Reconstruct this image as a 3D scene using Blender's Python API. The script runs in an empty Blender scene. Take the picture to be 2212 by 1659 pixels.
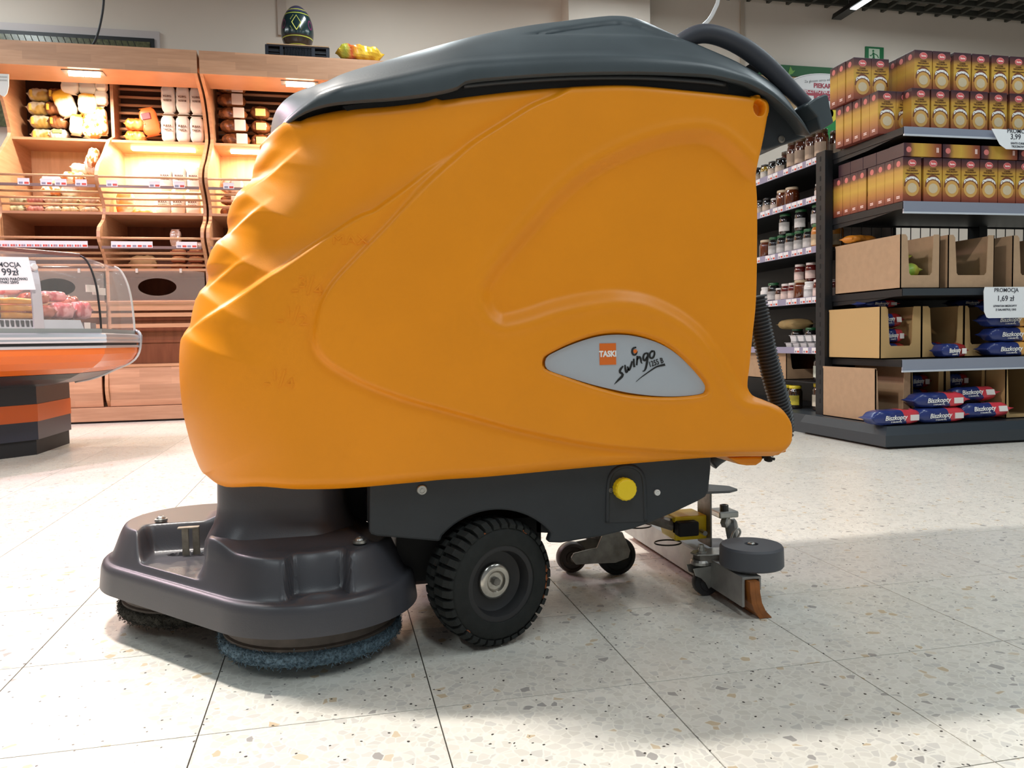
import bpy, bmesh, math, random
import numpy as np
from mathutils import Vector, Matrix
random.seed(7); rng = np.random.default_rng(7)
sc = bpy.context.scene; COL = sc.collection
PI = math.pi

# ------------------------------------------------------------------ camera
IW, IH, FPX, CAMH = 2212, 1659, 1740.62, 0.52
_y, _p, _r = [math.radians(a) for a in (12.5334, -3.1142, -1.0716)]
_f = np.array([math.sin(_y)*math.cos(_p), math.cos(_y)*math.cos(_p), math.sin(_p)])
_rt = np.array([math.cos(_y), -math.sin(_y), 0.0]); _u = np.cross(_rt, _f)
_rt, _u = math.cos(_r)*_rt+math.sin(_r)*_u, math.cos(_r)*_u-math.sin(_r)*_rt
CC = np.array([0, 0, CAMH])
cam = bpy.data.cameras.new('camera'); camo = bpy.data.objects.new('camera', cam); COL.objects.link(camo)
camo.matrix_world = Matrix(((_rt[0], _u[0], -_f[0], 0), (_rt[1], _u[1], -_f[1], 0), (_rt[2], _u[2], -_f[2], CAMH), (0, 0, 0, 1)))
cam.sensor_fit = 'HORIZONTAL'; cam.sensor_width = 36; cam.lens = 36*FPX/IW; cam.clip_start = 0.02; cam.clip_end = 60
sc.camera = camo

# ------------------------------------------------------------------ world, lights, exposure
w = bpy.data.worlds.new('world'); sc.world = w; w.use_nodes = True
w.node_tree.nodes['Background'].inputs[0].default_value = (0.93, 0.97, 1.0, 1)
w.node_tree.nodes['Background'].inputs[1].default_value = 0.24
sc.view_settings.view_transform = 'Standard'; sc.view_settings.look = 'None'
sc.view_settings.exposure = 0.0; sc.view_settings.gamma = 1.0; sc.view_settings.use_curve_mapping = False

def area_light(name, loc, sx, sy, power, col, rot=(0, 0, 0), spread=180):
    l = bpy.data.lights.new(name, 'AREA'); l.shape = 'RECTANGLE'; l.size = sx; l.size_y = sy
    l.energy = power; l.color = col; l.spread = math.radians(spread)
    o = bpy.data.objects.new(name, l); COL.objects.link(o); o.location = loc; o.rotation_euler = rot
    return o
area_light('key_lamp', (-0.65, 1.86, 2.45), 0.26, 0.07, 88, (1.0, 0.93, 0.86))
area_light('deli_lamp', (-1.95, 4.15, 2.35), 0.9, 0.12, 75, (1.0, 0.70, 0.80), (0, 0, 0.82))
CEIL = 3.57
TUBES = [(-2.6, -0.4), (-2.6, 2.6), (0.2, -1.2), (0.4, 5.3), (2.2, 0.2), (2.4, 5.4), (4.4, -0.4), (3.3, 2.5), (5.4, 5.2), (-2.6, 5.5)]  # unseen ceiling rows; the last two added to brighten the back wall
for i, (x, y) in enumerate(TUBES):
    area_light('tube_light', (x, y, CEIL-0.16), 0.12, 1.5, 31, (0.87, 0.97, 1.0))

# ------------------------------------------------------------------ helpers
def ray(x, y): return _f+_rt*(x-IW/2)/FPX-_u*(y-IH/2)/FPX
def onY(x, y, Y): d = ray(x, y); return CC+d*(Y/d[1])
def onX(x, y, X): d = ray(x, y); return CC+d*(X/d[0])
def onZ(x, y, Z): d = ray(x, y); return CC+d*((Z-CAMH)/d[2])
def trY(pts, Y): return np.array([onY(x, y, Y) for x, y in pts])

def lin(c):
    return tuple((v/12.92 if v <= 0.04045 else ((v+0.055)/1.055)**2.4) for v in c)
def rgb(r, g, b): return lin((r/255, g/255, b/255))
MATS = {}
def mat(name, col, rough=0.5, metal=0.0, spec=0.5, noise=None, bump=None, alpha=None, emit=None, coat=0, trans=0, vary=0):
    """procedural Principled material; noise=(scale, amount) mottles the colour, bump=(scale, strength)"""
    if name in MATS: return MATS[name]
    m = bpy.data.materials.new(name); m.use_nodes = True; nt = m.node_tree; b = nt.nodes['Principled BSDF']
    b.inputs['Base Color'].default_value = (*col, 1); b.inputs['Roughness'].default_value = rough
    b.inputs['Metallic'].default_value = metal; b.inputs['Specular IOR Level'].default_value = spec
    if coat: b.inputs['Coat Weight'].default_value = coat; b.inputs['Coat Roughness'].default_value = 0.1
    if trans: b.inputs['Transmission Weight'].default_value = trans
    if alpha is not None: b.inputs['Alpha'].default_value = alpha
    if emit: b.inputs['Emission Color'].default_value = (*emit[0], 1); b.inputs['Emission Strength'].default_value = emit[1]
    tc = nt.nodes.new('ShaderNodeTexCoord')
    if noise or vary:
        n = nt.nodes.new('ShaderNodeTexNoise'); n.inputs['Scale'].default_value = noise[0] if noise else 1; n.inputs['Detail'].default_value = 5
        nt.links.new(tc.outputs['Object'], n.inputs['Vector'])
        mr = nt.nodes.new('ShaderNodeMapRange'); a = noise[1] if noise else 0
        mr.inputs[1].default_value = 0.3; mr.inputs[2].default_value = 0.7; mr.inputs[3].default_value = 1-a; mr.inputs[4].default_value = 1+a
        nt.links.new(n.outputs['Fac'], mr.inputs[0])
        v = nt.nodes.new('ShaderNodeVectorMath'); v.operation = 'SCALE'; v.inputs[0].default_value = col
        nt.links.new(mr.outputs[0], v.inputs['Scale']); nt.links.new(v.outputs[0], b.inputs['Base Color'])
    if bump:
        n2 = nt.nodes.new('ShaderNodeTexNoise'); n2.inputs['Scale'].default_value = bump[0]; n2.inputs['Detail'].default_value = 3
        nt.links.new(tc.outputs['Object'], n2.inputs['Vector'])
        bp = nt.nodes.new('ShaderNodeBump'); bp.inputs['Strength'].default_value = bump[1]; bp.inputs['Distance'].default_value = 0.002
        nt.links.new(n2.outputs['Fac'], bp.inputs['Height']); nt.links.new(bp.outputs[0], b.inputs['Normal'])
    MATS[name] = m; return m

ORG = {}; KIDS = {}
def tag(o, label=None, cat=None, group=None, kind=None):
    if label: o['label'] = label
    if cat: o['category'] = cat
    if group: o['group'] = group
    if kind: o['kind'] = kind
    return o
def thing(name, label, cat, loc=(0, 0, 0), group=None, kind=None):
    o = bpy.data.objects.new(name, None); COL.objects.link(o); o.location = loc; o.empty_display_size = 0.05
    ORG[o] = np.array(loc, float); return tag(o, label, cat, group, kind)
def link(name, me, m, parent=None):
    o = bpy.data.objects.new(name, me); COL.objects.link(o)
    if m is not None:
        if me.materials: me.materials[0] = m
        else: me.materials.append(m)
    if parent is not None: KIDS.setdefault(parent, []).append(o)
    if parent is not None: o.parent = parent; ORG[o] = ORG.get(parent, np.zeros(3))
    else: ORG[o] = np.zeros(3)
    return o
def mk(name, V, F, m, parent=None, smooth=False, bev=0, base=None, auto=None):
    """mesh from world coordinates; a child is stored relative to its thing, a top-level mesh relative to base"""
    V = np.asarray(V, float)
    if parent is not None: org = ORG.get(parent, np.zeros(3))
    elif base is not None: org = np.array(base, float)
    else: org = np.zeros(3)
    me = bpy.data.meshes.new(name); me.from_pydata((V-org).tolist(), [], [list(map(int, f)) for f in F]); me.validate(); me.update()
    if smooth: me.polygons.foreach_set('use_smooth', [True]*len(me.polygons))
    o = link(name, me, m, parent)
    if parent is None: o.location = org.tolist(); ORG[o] = org
    if auto is not None:
        bmm = bmesh.new(); bmm.from_mesh(me)
        for e in bmm.edges:
            if len(e.link_faces) == 2 and e.calc_face_angle(0) > math.radians(auto): e.smooth = False
        bmm.to_mesh(me); bmm.free()
    if bev:
        md = o.modifiers.new('bevel', 'BEVEL'); md.width = bev; md.segments = 2; md.limit_method = 'ANGLE'; md.angle_limit = math.radians(40)
    return o
class G:
    def __init__(s): s.V = []; s.F = []
    def add(s, V, F):
        n = len(s.V); s.V += [tuple(map(float, v)) for v in V]; s.F += [[i+n for i in f] for f in F]; return s
    def box(s, x0, x1, y0, y1, z0, z1):
        return s.add([(x0, y0, z0), (x1, y0, z0), (x1, y1, z0), (x0, y1, z0), (x0, y0, z1), (x1, y0, z1), (x1, y1, z1), (x0, y1, z1)],
                     [(0, 3, 2, 1), (4, 5, 6, 7), (0, 1, 5, 4), (1, 2, 6, 5), (2, 3, 7, 6), (3, 0, 4, 7)])
    def obox(s, c, ax, ay, az, hx, hy, hz):
        c, ax, ay, az = map(np.array, (c, ax, ay, az)); V = []
        for k in (-1, 1):
            for i, j in ((-1, -1), (1, -1), (1, 1), (-1, 1)): V.append(c+ax*hx*i+ay*hy*j+az*hz*k)
        return s.add(V, [(0, 3, 2, 1), (4, 5, 6, 7), (0, 1, 5, 4), (1, 2, 6, 5), (2, 3, 7, 6), (3, 0, 4, 7)])
    def rings(s, R, cap=True, close=True):
        R = [np.asarray(r, float) for r in R]; n = len(R[0]); V = np.concatenate(R); F = []
        for k in range(len(R)-1):
            for i in range(n if close else n-1):
                j = (i+1) % n; F.append((k*n+i, k*n+j, (k+1)*n+j, (k+1)*n+i))
        if cap: F.append(tuple(range(n))[::-1]); F.append(tuple(range((len(R)-1)*n, len(R)*n)))
        return s.add(V, F)
    def tube(s, path, r, n=10, cap=True):
        path = [np.array(p, float) for p in path]; N = len(path); rr = r if hasattr(r, '__len__') else [r]*N
        R = []; prev = None
        for i in range(N):
            t = path[min(i+1, N-1)]-path[max(i-1, 0)]; t = t/np.linalg.norm(t)
            if prev is None:
                a = np.array([0, 0, 1.0]) if abs(t[2]) < 0.9 else np.array([1.0, 0, 0])
                e = np.cross(t, a)
            else: e = prev-t*(prev@t)
            e /= np.linalg.norm(e); prev = e; b = np.cross(t, e)
            R.append([path[i]+rr[i]*(math.cos(2*PI*k/n)*e+math.sin(2*PI*k/n)*b) for k in range(n)])
        return s.rings(R, cap)
    def cyl(s, p0, p1, r0, r1=None, n=16): return s.tube([p0, p1], [r0, r0 if r1 is None else r1], n)
    def lathe(s, c, axis, prof, n=24, cap=True):
        """prof: list of (radius, offset along axis)"""
        c = np.array(c, float); t = np.array(axis, float); t /= np.linalg.norm(t)
        a = np.array([0, 0, 1.0]) if abs(t[2]) < 0.9 else np.array([1.0, 0, 0])
        e = np.cross(t, a); e /= np.linalg.norm(e); b = np.cross(t, e)
        return s.rings([[c+t*h+max(r, 1e-5)*(math.cos(2*PI*k/n)*e+math.sin(2*PI*k/n)*b) for k in range(n)] for r, h in prof], cap)
    def prismY(s, poly, y0, y1):
        """poly: (x,z) outline extruded along Y"""
        return s.rings([[(x, y0, z) for x, z in poly], [(x, y1, z) for x, z in poly]])
    def prismX(s, poly, x0, x1): return s.rings([[(x0, y, z) for y, z in poly], [(x1, y, z) for y, z in poly]])
    def prismZ(s, poly, z0, z1): return s.rings([[(x, y, z0) for x, y in poly], [(x, y, z1) for x, y in poly]])
    def make(s, name, m, parent=None, **k): return mk(name, s.V, s.F, m, parent, **k)
def fixn(o):
    b = bmesh.new(); b.from_mesh(o.data); bmesh.ops.recalc_face_normals(b, faces=b.faces); b.to_mesh(o.data); b.free(); return o
def catmull(P, n):
    P = np.asarray(P, float); d = np.r_[0, np.cumsum(np.linalg.norm(np.diff(P, axis=0), axis=1)**0.5)]
    t = np.linspace(0, d[-1], n*8); out = []
    Q = np.vstack([2*P[0]-P[1], P, 2*P[-1]-P[-2]])
    for tt in t:
        i = min(max(np.searchsorted(d, tt)-1, 0), len(P)-2); u = (tt-d[i])/(d[i+1]-d[i])
        p0, p1, p2, p3 = Q[i:i+4]
        out.append(0.5*((2*p1)+(-p0+p2)*u+(2*p0-5*p1+4*p2-p3)*u*u+(-p0+3*p1-3*p2+p3)*u**3))
    out = np.array(out); L = np.r_[0, np.cumsum(np.linalg.norm(np.diff(out, axis=0), axis=1))]
    s_ = np.linspace(0, L[-1], n); return np.stack([np.interp(s_, L, out[:, k]) for k in range(P.shape[1])], 1)
def resamp(P, ts):
    L = np.r_[0, np.cumsum(np.linalg.norm(np.diff(P, axis=0), axis=1))]; L /= L[-1]
    return np.stack([np.interp(ts, L, P[:, k]) for k in range(P.shape[1])], 1)
def pdist(P, poly):
    """distance of points to a polyline, arc position 0..1 and side sign"""
    best = np.full(len(P), 1e9); side = np.zeros(len(P)); arc = np.zeros(len(P))
    L = np.r_[0, np.cumsum(np.linalg.norm(np.diff(poly, axis=0), axis=1))]
    for i in range(len(poly)-1):
        a, b = poly[i], poly[i+1]; d = b-a; l2 = d@d+1e-12
        t = np.clip(((P-a)@d)/l2, 0, 1); q = P-(a+t[:, None]*d); dd = np.hypot(q[:, 0], q[:, 1])
        m = dd < best; best[m] = dd[m]; side[m] = np.sign(d[0]*q[m, 1]-d[1]*q[m, 0]); arc[m] = (L[i]+t[m]*math.sqrt(l2))/L[-1]
    return best, arc, side
def inside(P, poly):
    r = np.zeros(len(P), bool); n = len(poly)
    for i in range(n):
        a, b = poly[i], poly[(i+1) % n]
        c = ((a[1] > P[:, 1]) != (b[1] > P[:, 1])) & (P[:, 0] < (b[0]-a[0])*(P[:, 1]-a[1])/(b[1]-a[1]+1e-15)+a[0]); r ^= c
    return r
def sstep(a, b, x): t = np.clip((x-a)/(b-a), 0, 1); return t*t*(3-2*t)
TXT = {}
def text_mesh(s, size, ext=0.0004, shear=0, offset=0.0, xs=1.0, align='CENTER'):
    k = (s, size, ext, shear, offset, xs, align)
    if k in TXT: return TXT[k]
    c = bpy.data.curves.new('t', 'FONT'); c.body = s; c.size = size; c.extrude = ext; c.shear = shear; c.offset = offset
    c.align_x = align; c.align_y = 'CENTER'; c.resolution_u = 3
    o = bpy.data.objects.new('t', c); COL.objects.link(o); bpy.context.view_layer.update()
    me = bpy.data.meshes.new_from_object(o.evaluated_get(bpy.context.evaluated_depsgraph_get()))
    if xs != 1: me.transform(Matrix.Diagonal((xs, 1, 1, 1)))
    bpy.data.objects.remove(o); bpy.data.curves.remove(c); TXT[k] = me; return me
def text(s, size, m, parent, at, xd=(1, 0, 0), ud=(0, 0, 1), name='lettering', **k):
    """flat lettering standing in the scene: xd reading direction, ud up"""
    me = text_mesh(s, size, **k)
    if me.materials and me.materials[0] != m: me = me.copy(); me.materials.clear()
    o = link(name, me, m, parent)
    x = Vector(xd).normalized(); u = Vector(ud).normalized(); n = x.cross(u)
    org = ORG.get(parent, np.zeros(3)) if parent is not None else np.zeros(3)
    p = np.array(at, float)-org
    o.matrix_local = Matrix(((x[0], u[0], n[0], p[0]), (x[1], u[1], n[1], p[1]), (x[2], u[2], n[2], p[2]), (0, 0, 0, 1)))
    return o
def copy_tree(o, loc=None, rz=None, label=None, parent=None):
    c = o.copy(); COL.objects.link(c); c.parent = parent
    if loc is not None: c.location = loc
    if rz is not None: c.rotation_euler = (0, 0, rz)
    if label: c['label'] = label
    for ch in KIDS.get(o, []): copy_tree(ch, parent=c)
    return c


ORDN = ['first', 'second', 'third', 'fourth', 'fifth', 'sixth', 'seventh', 'eighth', 'ninth', 'tenth', 'eleventh', 'twelfth', 'thirteenth']
def pillow(sx, sy, sz, seed=0, nx=22, nc=20, fin=.10, p=2.6, wr=.04, round_=False):
    """flow-wrapped bag along X, resting on z=0: half sizes sx, sy, full height 2*sz"""
    k = np.random.default_rng(seed); g = G(); R = []; ph = k.uniform(0, 6.28, 8)
    for i in range(nx):
        u = -1+2*i/(nx-1); t = max(0, abs(u)-(1-fin))/fin if fin > 0 else 0
        body = (1-min(1, abs(u)/(1-fin*.5))**6)**.5 if not round_ else (1-abs(u)**2.6)**.5
        kz = max(body, .03); ky = (max(body, .55) if not round_ else max(body, .03))
        if t > 0 and not round_: kz = max(kz*(1-t), .03); ky = .62+.3*t
        ring_ = []
        for j in range(nc):
            a = 2*PI*j/nc; c, s_ = math.cos(a), math.sin(a)
            y = math.copysign(abs(c)**(2/p), c)*sy*ky; z = math.copysign(abs(s_)**(2/p), s_)*sz*kz
            wv = 1+wr*(math.sin(u*9+a*2+ph[0])+.7*math.sin(u*17-a*3+ph[1])+.6*math.sin(u*5+a*5+ph[2]))
            ring_.append((u*sx, y*wv, sz+z*wv))
        R.append(ring_)
    g.rings(R); zz = min(v[2] for v in g.V); g.V = [(x, y, z-zz) for x, y, z in g.V]; return g
def rotroot(o, rx=0, ry=0, rz=0): o.rotation_euler = (rx, ry, rz); return o
def nodemat(name, rough=.4, spec=.4):
    m = bpy.data.materials.new(name); m.use_nodes = True; nt = m.node_tree; b = nt.nodes['Principled BSDF']
    b.inputs['Roughness'].default_value = rough; b.inputs['Specular IOR Level'].default_value = spec
    tc = nt.nodes.new('ShaderNodeTexCoord'); sp = nt.nodes.new('ShaderNodeSeparateXYZ'); nt.links.new(tc.outputs['Object'], sp.inputs[0]); MATS[name] = m
    return m, nt, b, tc, sp
def rampmat(name, axis, lo, hi, stops, rough=.4, const=False, jitter=0, spec=.4):
    """printed colour bands along an object axis"""
    m, nt, b, tc, sp = nodemat(name, rough, spec); mr = nt.nodes.new('ShaderNodeMapRange'); mr.inputs[1].default_value = lo; mr.inputs[2].default_value = hi
    src = sp.outputs[axis]
    if jitter:
        n = nt.nodes.new('ShaderNodeTexNoise'); n.inputs['Scale'].default_value = 25; nt.links.new(tc.outputs['Object'], n.inputs['Vector'])
        ma = nt.nodes.new('ShaderNodeMath'); ma.operation = 'MULTIPLY_ADD'; nt.links.new(n.outputs['Fac'], ma.inputs[0]); ma.inputs[1].default_value = jitter; nt.links.new(src, ma.inputs[2]); src = ma.outputs[0]
    nt.links.new(src, mr.inputs[0]); cr = nt.nodes.new('ShaderNodeValToRGB'); nt.links.new(mr.outputs[0], cr.inputs[0])
    if const: cr.color_ramp.interpolation = 'CONSTANT'
    e = cr.color_ramp.elements; e[0].position = stops[0][0]; e[0].color = (*stops[0][1], 1); e[1].position = stops[1][0]; e[1].color = (*stops[1][1], 1)
    for p_, c_ in stops[2:]: q_ = e.new(p_); q_.color = (*c_, 1)
    nt.links.new(cr.outputs[0], b.inputs['Base Color']); return m
def ell(g, cx, cz, rx, rz_, y, t=.0006, n=20):
    return g.rings([[(cx+rx*math.cos(2*PI*k/n), yy, cz+rz_*math.sin(2*PI*k/n)) for k in range(n)] for yy in (y, y-t)])
def place(me, name, parent, at, rz=0, m=None):
    o = link(name, me, m, parent); org = ORG.get(parent, np.zeros(3)) if parent is not None else np.zeros(3)
    o.location = (np.array(at, float)-org).tolist(); o.rotation_euler = (0, 0, rz); return o
def tag_mesh():
    if 'pt' in TXT: return TXT['pt']
    m, nt, b, tc, sp = nodemat('price_tag_print', .45)
    def band(out, lo, hi):
        a = nt.nodes.new('ShaderNodeMath'); a.operation = 'GREATER_THAN'; nt.links.new(out, a.inputs[0]); a.inputs[1].default_value = lo
        c = nt.nodes.new('ShaderNodeMath'); c.operation = 'LESS_THAN'; nt.links.new(out, c.inputs[0]); c.inputs[1].default_value = hi
        d = nt.nodes.new('ShaderNodeMath'); d.operation = 'MULTIPLY'; nt.links.new(a.outputs[0], d.inputs[0]); nt.links.new(c.outputs[0], d.inputs[1]); return d
    def both(p_, q_): d = nt.nodes.new('ShaderNodeMath'); d.operation = 'MULTIPLY'; nt.links.new(p_.outputs[0], d.inputs[0]); nt.links.new(q_.outputs[0], d.inputs[1]); return d
    low = band(sp.outputs[2], -.012, -.002); gr = both(band(sp.outputs[0], -.020, -.003), low); rd = both(band(sp.outputs[0], .003, .022), low)
    mx = nt.nodes.new('ShaderNodeMix'); mx.data_type = 'RGBA'; nt.links.new(gr.outputs[0], mx.inputs[0]); mx.inputs[6].default_value = (*rgb(232, 230, 234), 1); mx.inputs[7].default_value = (*rgb(140, 140, 158), 1)
    m2 = nt.nodes.new('ShaderNodeMix'); m2.data_type = 'RGBA'; nt.links.new(rd.outputs[0], m2.inputs[0]); nt.links.new(mx.outputs[2], m2.inputs[6]); m2.inputs[7].default_value = (*rgb(206, 74, 56), 1)
    nt.links.new(m2.outputs[2], b.inputs['Base Color'])
    g = G().box(-.025, .025, -.0012, 0, -.015, .015); me = bpy.data.meshes.new('price_tag'); me.from_pydata(g.V, [], g.F); me.materials.append(m); TXT['pt'] = me; return me
# ------------------------------------------------------------------ floor of terrazzo tiles
def terrazzo():
    m = bpy.data.materials.new('terrazzo'); m.use_nodes = True; nt = m.node_tree; N = nt.nodes.new; L = nt.links.new
    b = nt.nodes['Principled BSDF']; b.inputs['Roughness'].default_value = 0.28; b.inputs['Specular IOR Level'].default_value = 0.4
    geo = N('ShaderNodeNewGeometry'); oi = N('ShaderNodeObjectInfo')
    off = N('ShaderNodeVectorMath'); off.operation = 'MULTIPLY_ADD'
    comb = N('ShaderNodeCombineXYZ'); L(oi.outputs['Random'], comb.inputs[0]); L(oi.outputs['Random'], comb.inputs[1])
    L(comb.outputs[0], off.inputs[0]); off.inputs[1].default_value = (37, 91, 0); L(geo.outputs['Position'], off.inputs[2])
    nz = N('ShaderNodeTexNoise'); nz.inputs['Scale'].default_value = 45; nz.inputs['Detail'].default_value = 2; L(off.outputs[0], nz.inputs['Vector'])
    wv = N('ShaderNodeVectorMath'); wv.operation = 'MULTIPLY_ADD'; L(nz.outputs['Color'], wv.inputs[0]); wv.inputs[1].default_value = (.011, .011, 0); L(off.outputs[0], wv.inputs[2])
    v = N('ShaderNodeTexVoronoi'); v.inputs['Scale'].default_value = 74; v.inputs['Randomness'].default_value = 1; L(wv.outputs[0], v.inputs['Vector'])
    ve = N('ShaderNodeTexVoronoi'); ve.feature = 'DISTANCE_TO_EDGE'; ve.inputs['Scale'].default_value = 74; L(wv.outputs[0], ve.inputs['Vector'])
    sep = N('ShaderNodeSeparateColor'); L(v.outputs['Color'], sep.inputs[0])
    cr = N('ShaderNodeValToRGB'); cr.color_ramp.interpolation = 'CONSTANT'; e = cr.color_ramp.elements
    cols = [(0, rgb(217, 213, 203)), (.22, rgb(210, 206, 196)), (.42, rgb(221, 217, 208)), (.62, rgb(213, 209, 200)), (.80, rgb(203, 200, 193)),
            (.93, rgb(202, 184, 156)), (.955, rgb(166, 162, 158)), (.972, rgb(226, 222, 213))]
    e[0].position = 0; e[0].color = (*cols[0][1], 1); e[1].position = cols[1][0]; e[1].color = (*cols[1][1], 1)
    for p_, c_ in cols[2:]: k = e.new(p_); k.color = (*c_, 1)
    L(sep.outputs[0], cr.inputs[0])
    mr = N('ShaderNodeMapRange'); mr.inputs[1].default_value = .035; mr.inputs[2].default_value = .10; L(ve.outputs['Distance'], mr.inputs[0])
    # only part of the chips show sharp; others blend into the cement
    mg = N('ShaderNodeMath'); mg.operation = 'MULTIPLY'; L(mr.outputs[0], mg.inputs[0])
    m2 = N('ShaderNodeMapRange'); m2.inputs[1].default_value = 0; m2.inputs[2].default_value = .35; m2.inputs[3].default_value = .45; m2.inputs[4].default_value = 1; L(sep.outputs[1], m2.inputs[0]); L(m2.outputs[0], mg.inputs[1])
    mx = N('ShaderNodeMix'); mx.data_type = 'RGBA'; L(mg.outputs[0], mx.inputs[0]); mx.inputs[6].default_value = (*rgb(227, 224, 214), 1); L(cr.outputs[0], mx.inputs[7])
    v2 = N('ShaderNodeTexVoronoi'); v2.inputs['Scale'].default_value = 170; L(wv.outputs[0], v2.inputs['Vector'])
    s2 = N('ShaderNodeSeparateColor'); L(v2.outputs['Color'], s2.inputs[0])
    g1 = N('ShaderNodeMath'); g1.operation = 'GREATER_THAN'; L(s2.outputs[0], g1.inputs[0]); g1.inputs[1].default_value = .965
    g2 = N('ShaderNodeMath'); g2.operation = 'LESS_THAN'; L(v2.outputs['Distance'], g2.inputs[0]); g2.inputs[1].default_value = .33
    g3 = N('ShaderNodeMath'); g3.operation = 'MULTIPLY'; L(g1.outputs[0], g3.inputs[0]); L(g2.outputs[0], g3.inputs[1])
    mx2 = N('ShaderNodeMix'); mx2.data_type = 'RGBA'; L(g3.outputs[0], mx2.inputs[0]); L(mx.outputs[2], mx2.inputs[6]); mx2.inputs[7].default_value = (*rgb(70, 66, 62), 1)
    tone = N('ShaderNodeMapRange'); tone.inputs[3].default_value = .95; tone.inputs[4].default_value = 1.05; L(oi.outputs['Random'], tone.inputs[0])
    sc_ = N('ShaderNodeVectorMath'); sc_.operation = 'SCALE'; L(mx2.outputs[2], sc_.inputs[0]); L(tone.outputs[0], sc_.inputs['Scale'])
    L(sc_.outputs[0], b.inputs['Base Color'])
    return m
M_TERR = terrazzo()
TS = 0.3192; TX0, TY0 = -0.5096, 1.1192
floor = mk('floor', *[q for q in (lambda g: (g.V, g.F))(G().box(-9, 9, -4, 8, -0.05, -0.0022))], mat('grout', rgb(58, 52, 46), 0.9))
tag(floor, 'cream terrazzo tile floor of the shop', kind='structure')
def tile_geo(g, x, y):
    a = 0.0009; e = 0.0002; x1, y1 = x+TS-a, y+TS-a; x, y = x+a, y+a
    return g.add([(x, y, -.0025), (x1, y, -.0025), (x1, y1, -.0025), (x, y1, -.0025), (x, y, -e), (x1, y, -e), (x1, y1, -e), (x, y1, -e),
                  (x+e, y+e, 0), (x1-e, y+e, 0), (x1-e, y1-e, 0), (x+e, y1-e, 0)],
                 [(0, 1, 5, 4), (1, 2, 6, 5), (2, 3, 7, 6), (3, 0, 4, 7), (4, 5, 9, 8), (5, 6, 10, 9), (6, 7, 11, 10), (7, 4, 8, 11), (8, 9, 10, 11)])
tm = tile_geo(G(), 0, 0); tile_me = bpy.data.meshes.new('tile'); tile_me.from_pydata(tm.V, [], tm.F); tile_me.materials.append(M_TERR)
cells = []
for i in range(-26, 28):
    for j in range(-15, 21):
        x, y = TX0+i*TS, TY0+j*TS; c = np.array([x+TS/2, y+TS/2, 0])-CC; d = c@_f
        vis = d > 0.3 and abs((c@_rt)/d*FPX) < IW/2+260 and abs((c@_u)/d*FPX) < IH/2+300 and y < 6.2
        cells.append((0 if vis else 1, d if vis else abs(d), x, y))
cells.sort()
rest = G(); nt_ = 0
for v_, d_, x, y in cells:
    if v_ == 0 and nt_ < 295:
        o = bpy.data.objects.new('tile', tile_me); COL.objects.link(o); o.parent = floor; o.location = (x, y, 0); nt_ += 1
    else: tile_geo(rest, x, y)
tag(rest.make('tile_field', M_TERR, floor), kind='stuff')

# ------------------------------------------------------------------ walls, pilaster, ceiling
WY = 6.9
M_WALL = mat('plaster_wall', rgb(228, 215, 202), 0.9, noise=(1.3, .03), bump=(60, .1))
wb = G().box(-9, 9, WY, WY+.15, 0, CEIL+.55).make('wall_back', M_WALL); tag(wb, 'beige plastered back wall', kind='structure')
a, b_ = onY(1228, 5, WY-.22), onY(1404, 5, WY-.22)
tag(G().box(a[0], b_[0], WY-.22, WY, 0, CEIL).make('wall_pilaster', mat('pilaster_plaster', rgb(226, 214, 202), .9, noise=(1.3, .03))), 'pale plastered pilaster on the back wall', kind='structure')
tag(G().box(8.8, 9, -4, 7, 0, CEIL+.55).make('wall_right', M_WALL), kind='structure')
tag(G().box(-9, -8.8, -4, 7, 0, CEIL+.55).make('wall_left', M_WALL), kind='structure')
# open black grid ceiling
ceil = G().box(-9, 9, -4, 7, CEIL+.5, CEIL+.55).make('ceiling', mat('ceiling_void', rgb(46, 44, 42), .9)); tag(ceil, 'dark open grid ceiling', kind='structure')
# ------------------------------------------------------------------ floor scrubber
YN, YC = 1.29, 1.55
SCR = thing('floor_scrubber', 'large walk-behind floor scrubber with glossy orange tank and dark grey lid', 'floor scrubber', (0.25, YC, 0))
M_OR = mat('orange_plastic', rgb(238, 146, 12), 0.43, spec=0.4, noise=(7, .035), bump=(500, .05))
M_LID = mat('lid_plastic', rgb(66, 75, 80), 0.42, spec=0.5, noise=(5, .25), bump=(300, .06))
M_DK = mat('dark_plastic', rgb(44, 48, 52), 0.5, spec=0.4, noise=(20, .06), bump=(700, .12))
M_DECK = mat('deck_plastic', rgb(66, 66, 71), 0.36, spec=0.5, noise=(6, .05), bump=(500, .07))
M_BLK = mat('black_rubber', rgb(30, 30, 31), 0.7, spec=0.3)
M_STEEL = mat('zinc_steel', rgb(176, 176, 172), 0.35, metal=0.85, noise=(40, .15))
M_STEELD = mat('worn_steel', rgb(122, 118, 112), 0.5, metal=0.6, noise=(60, .3))

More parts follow.
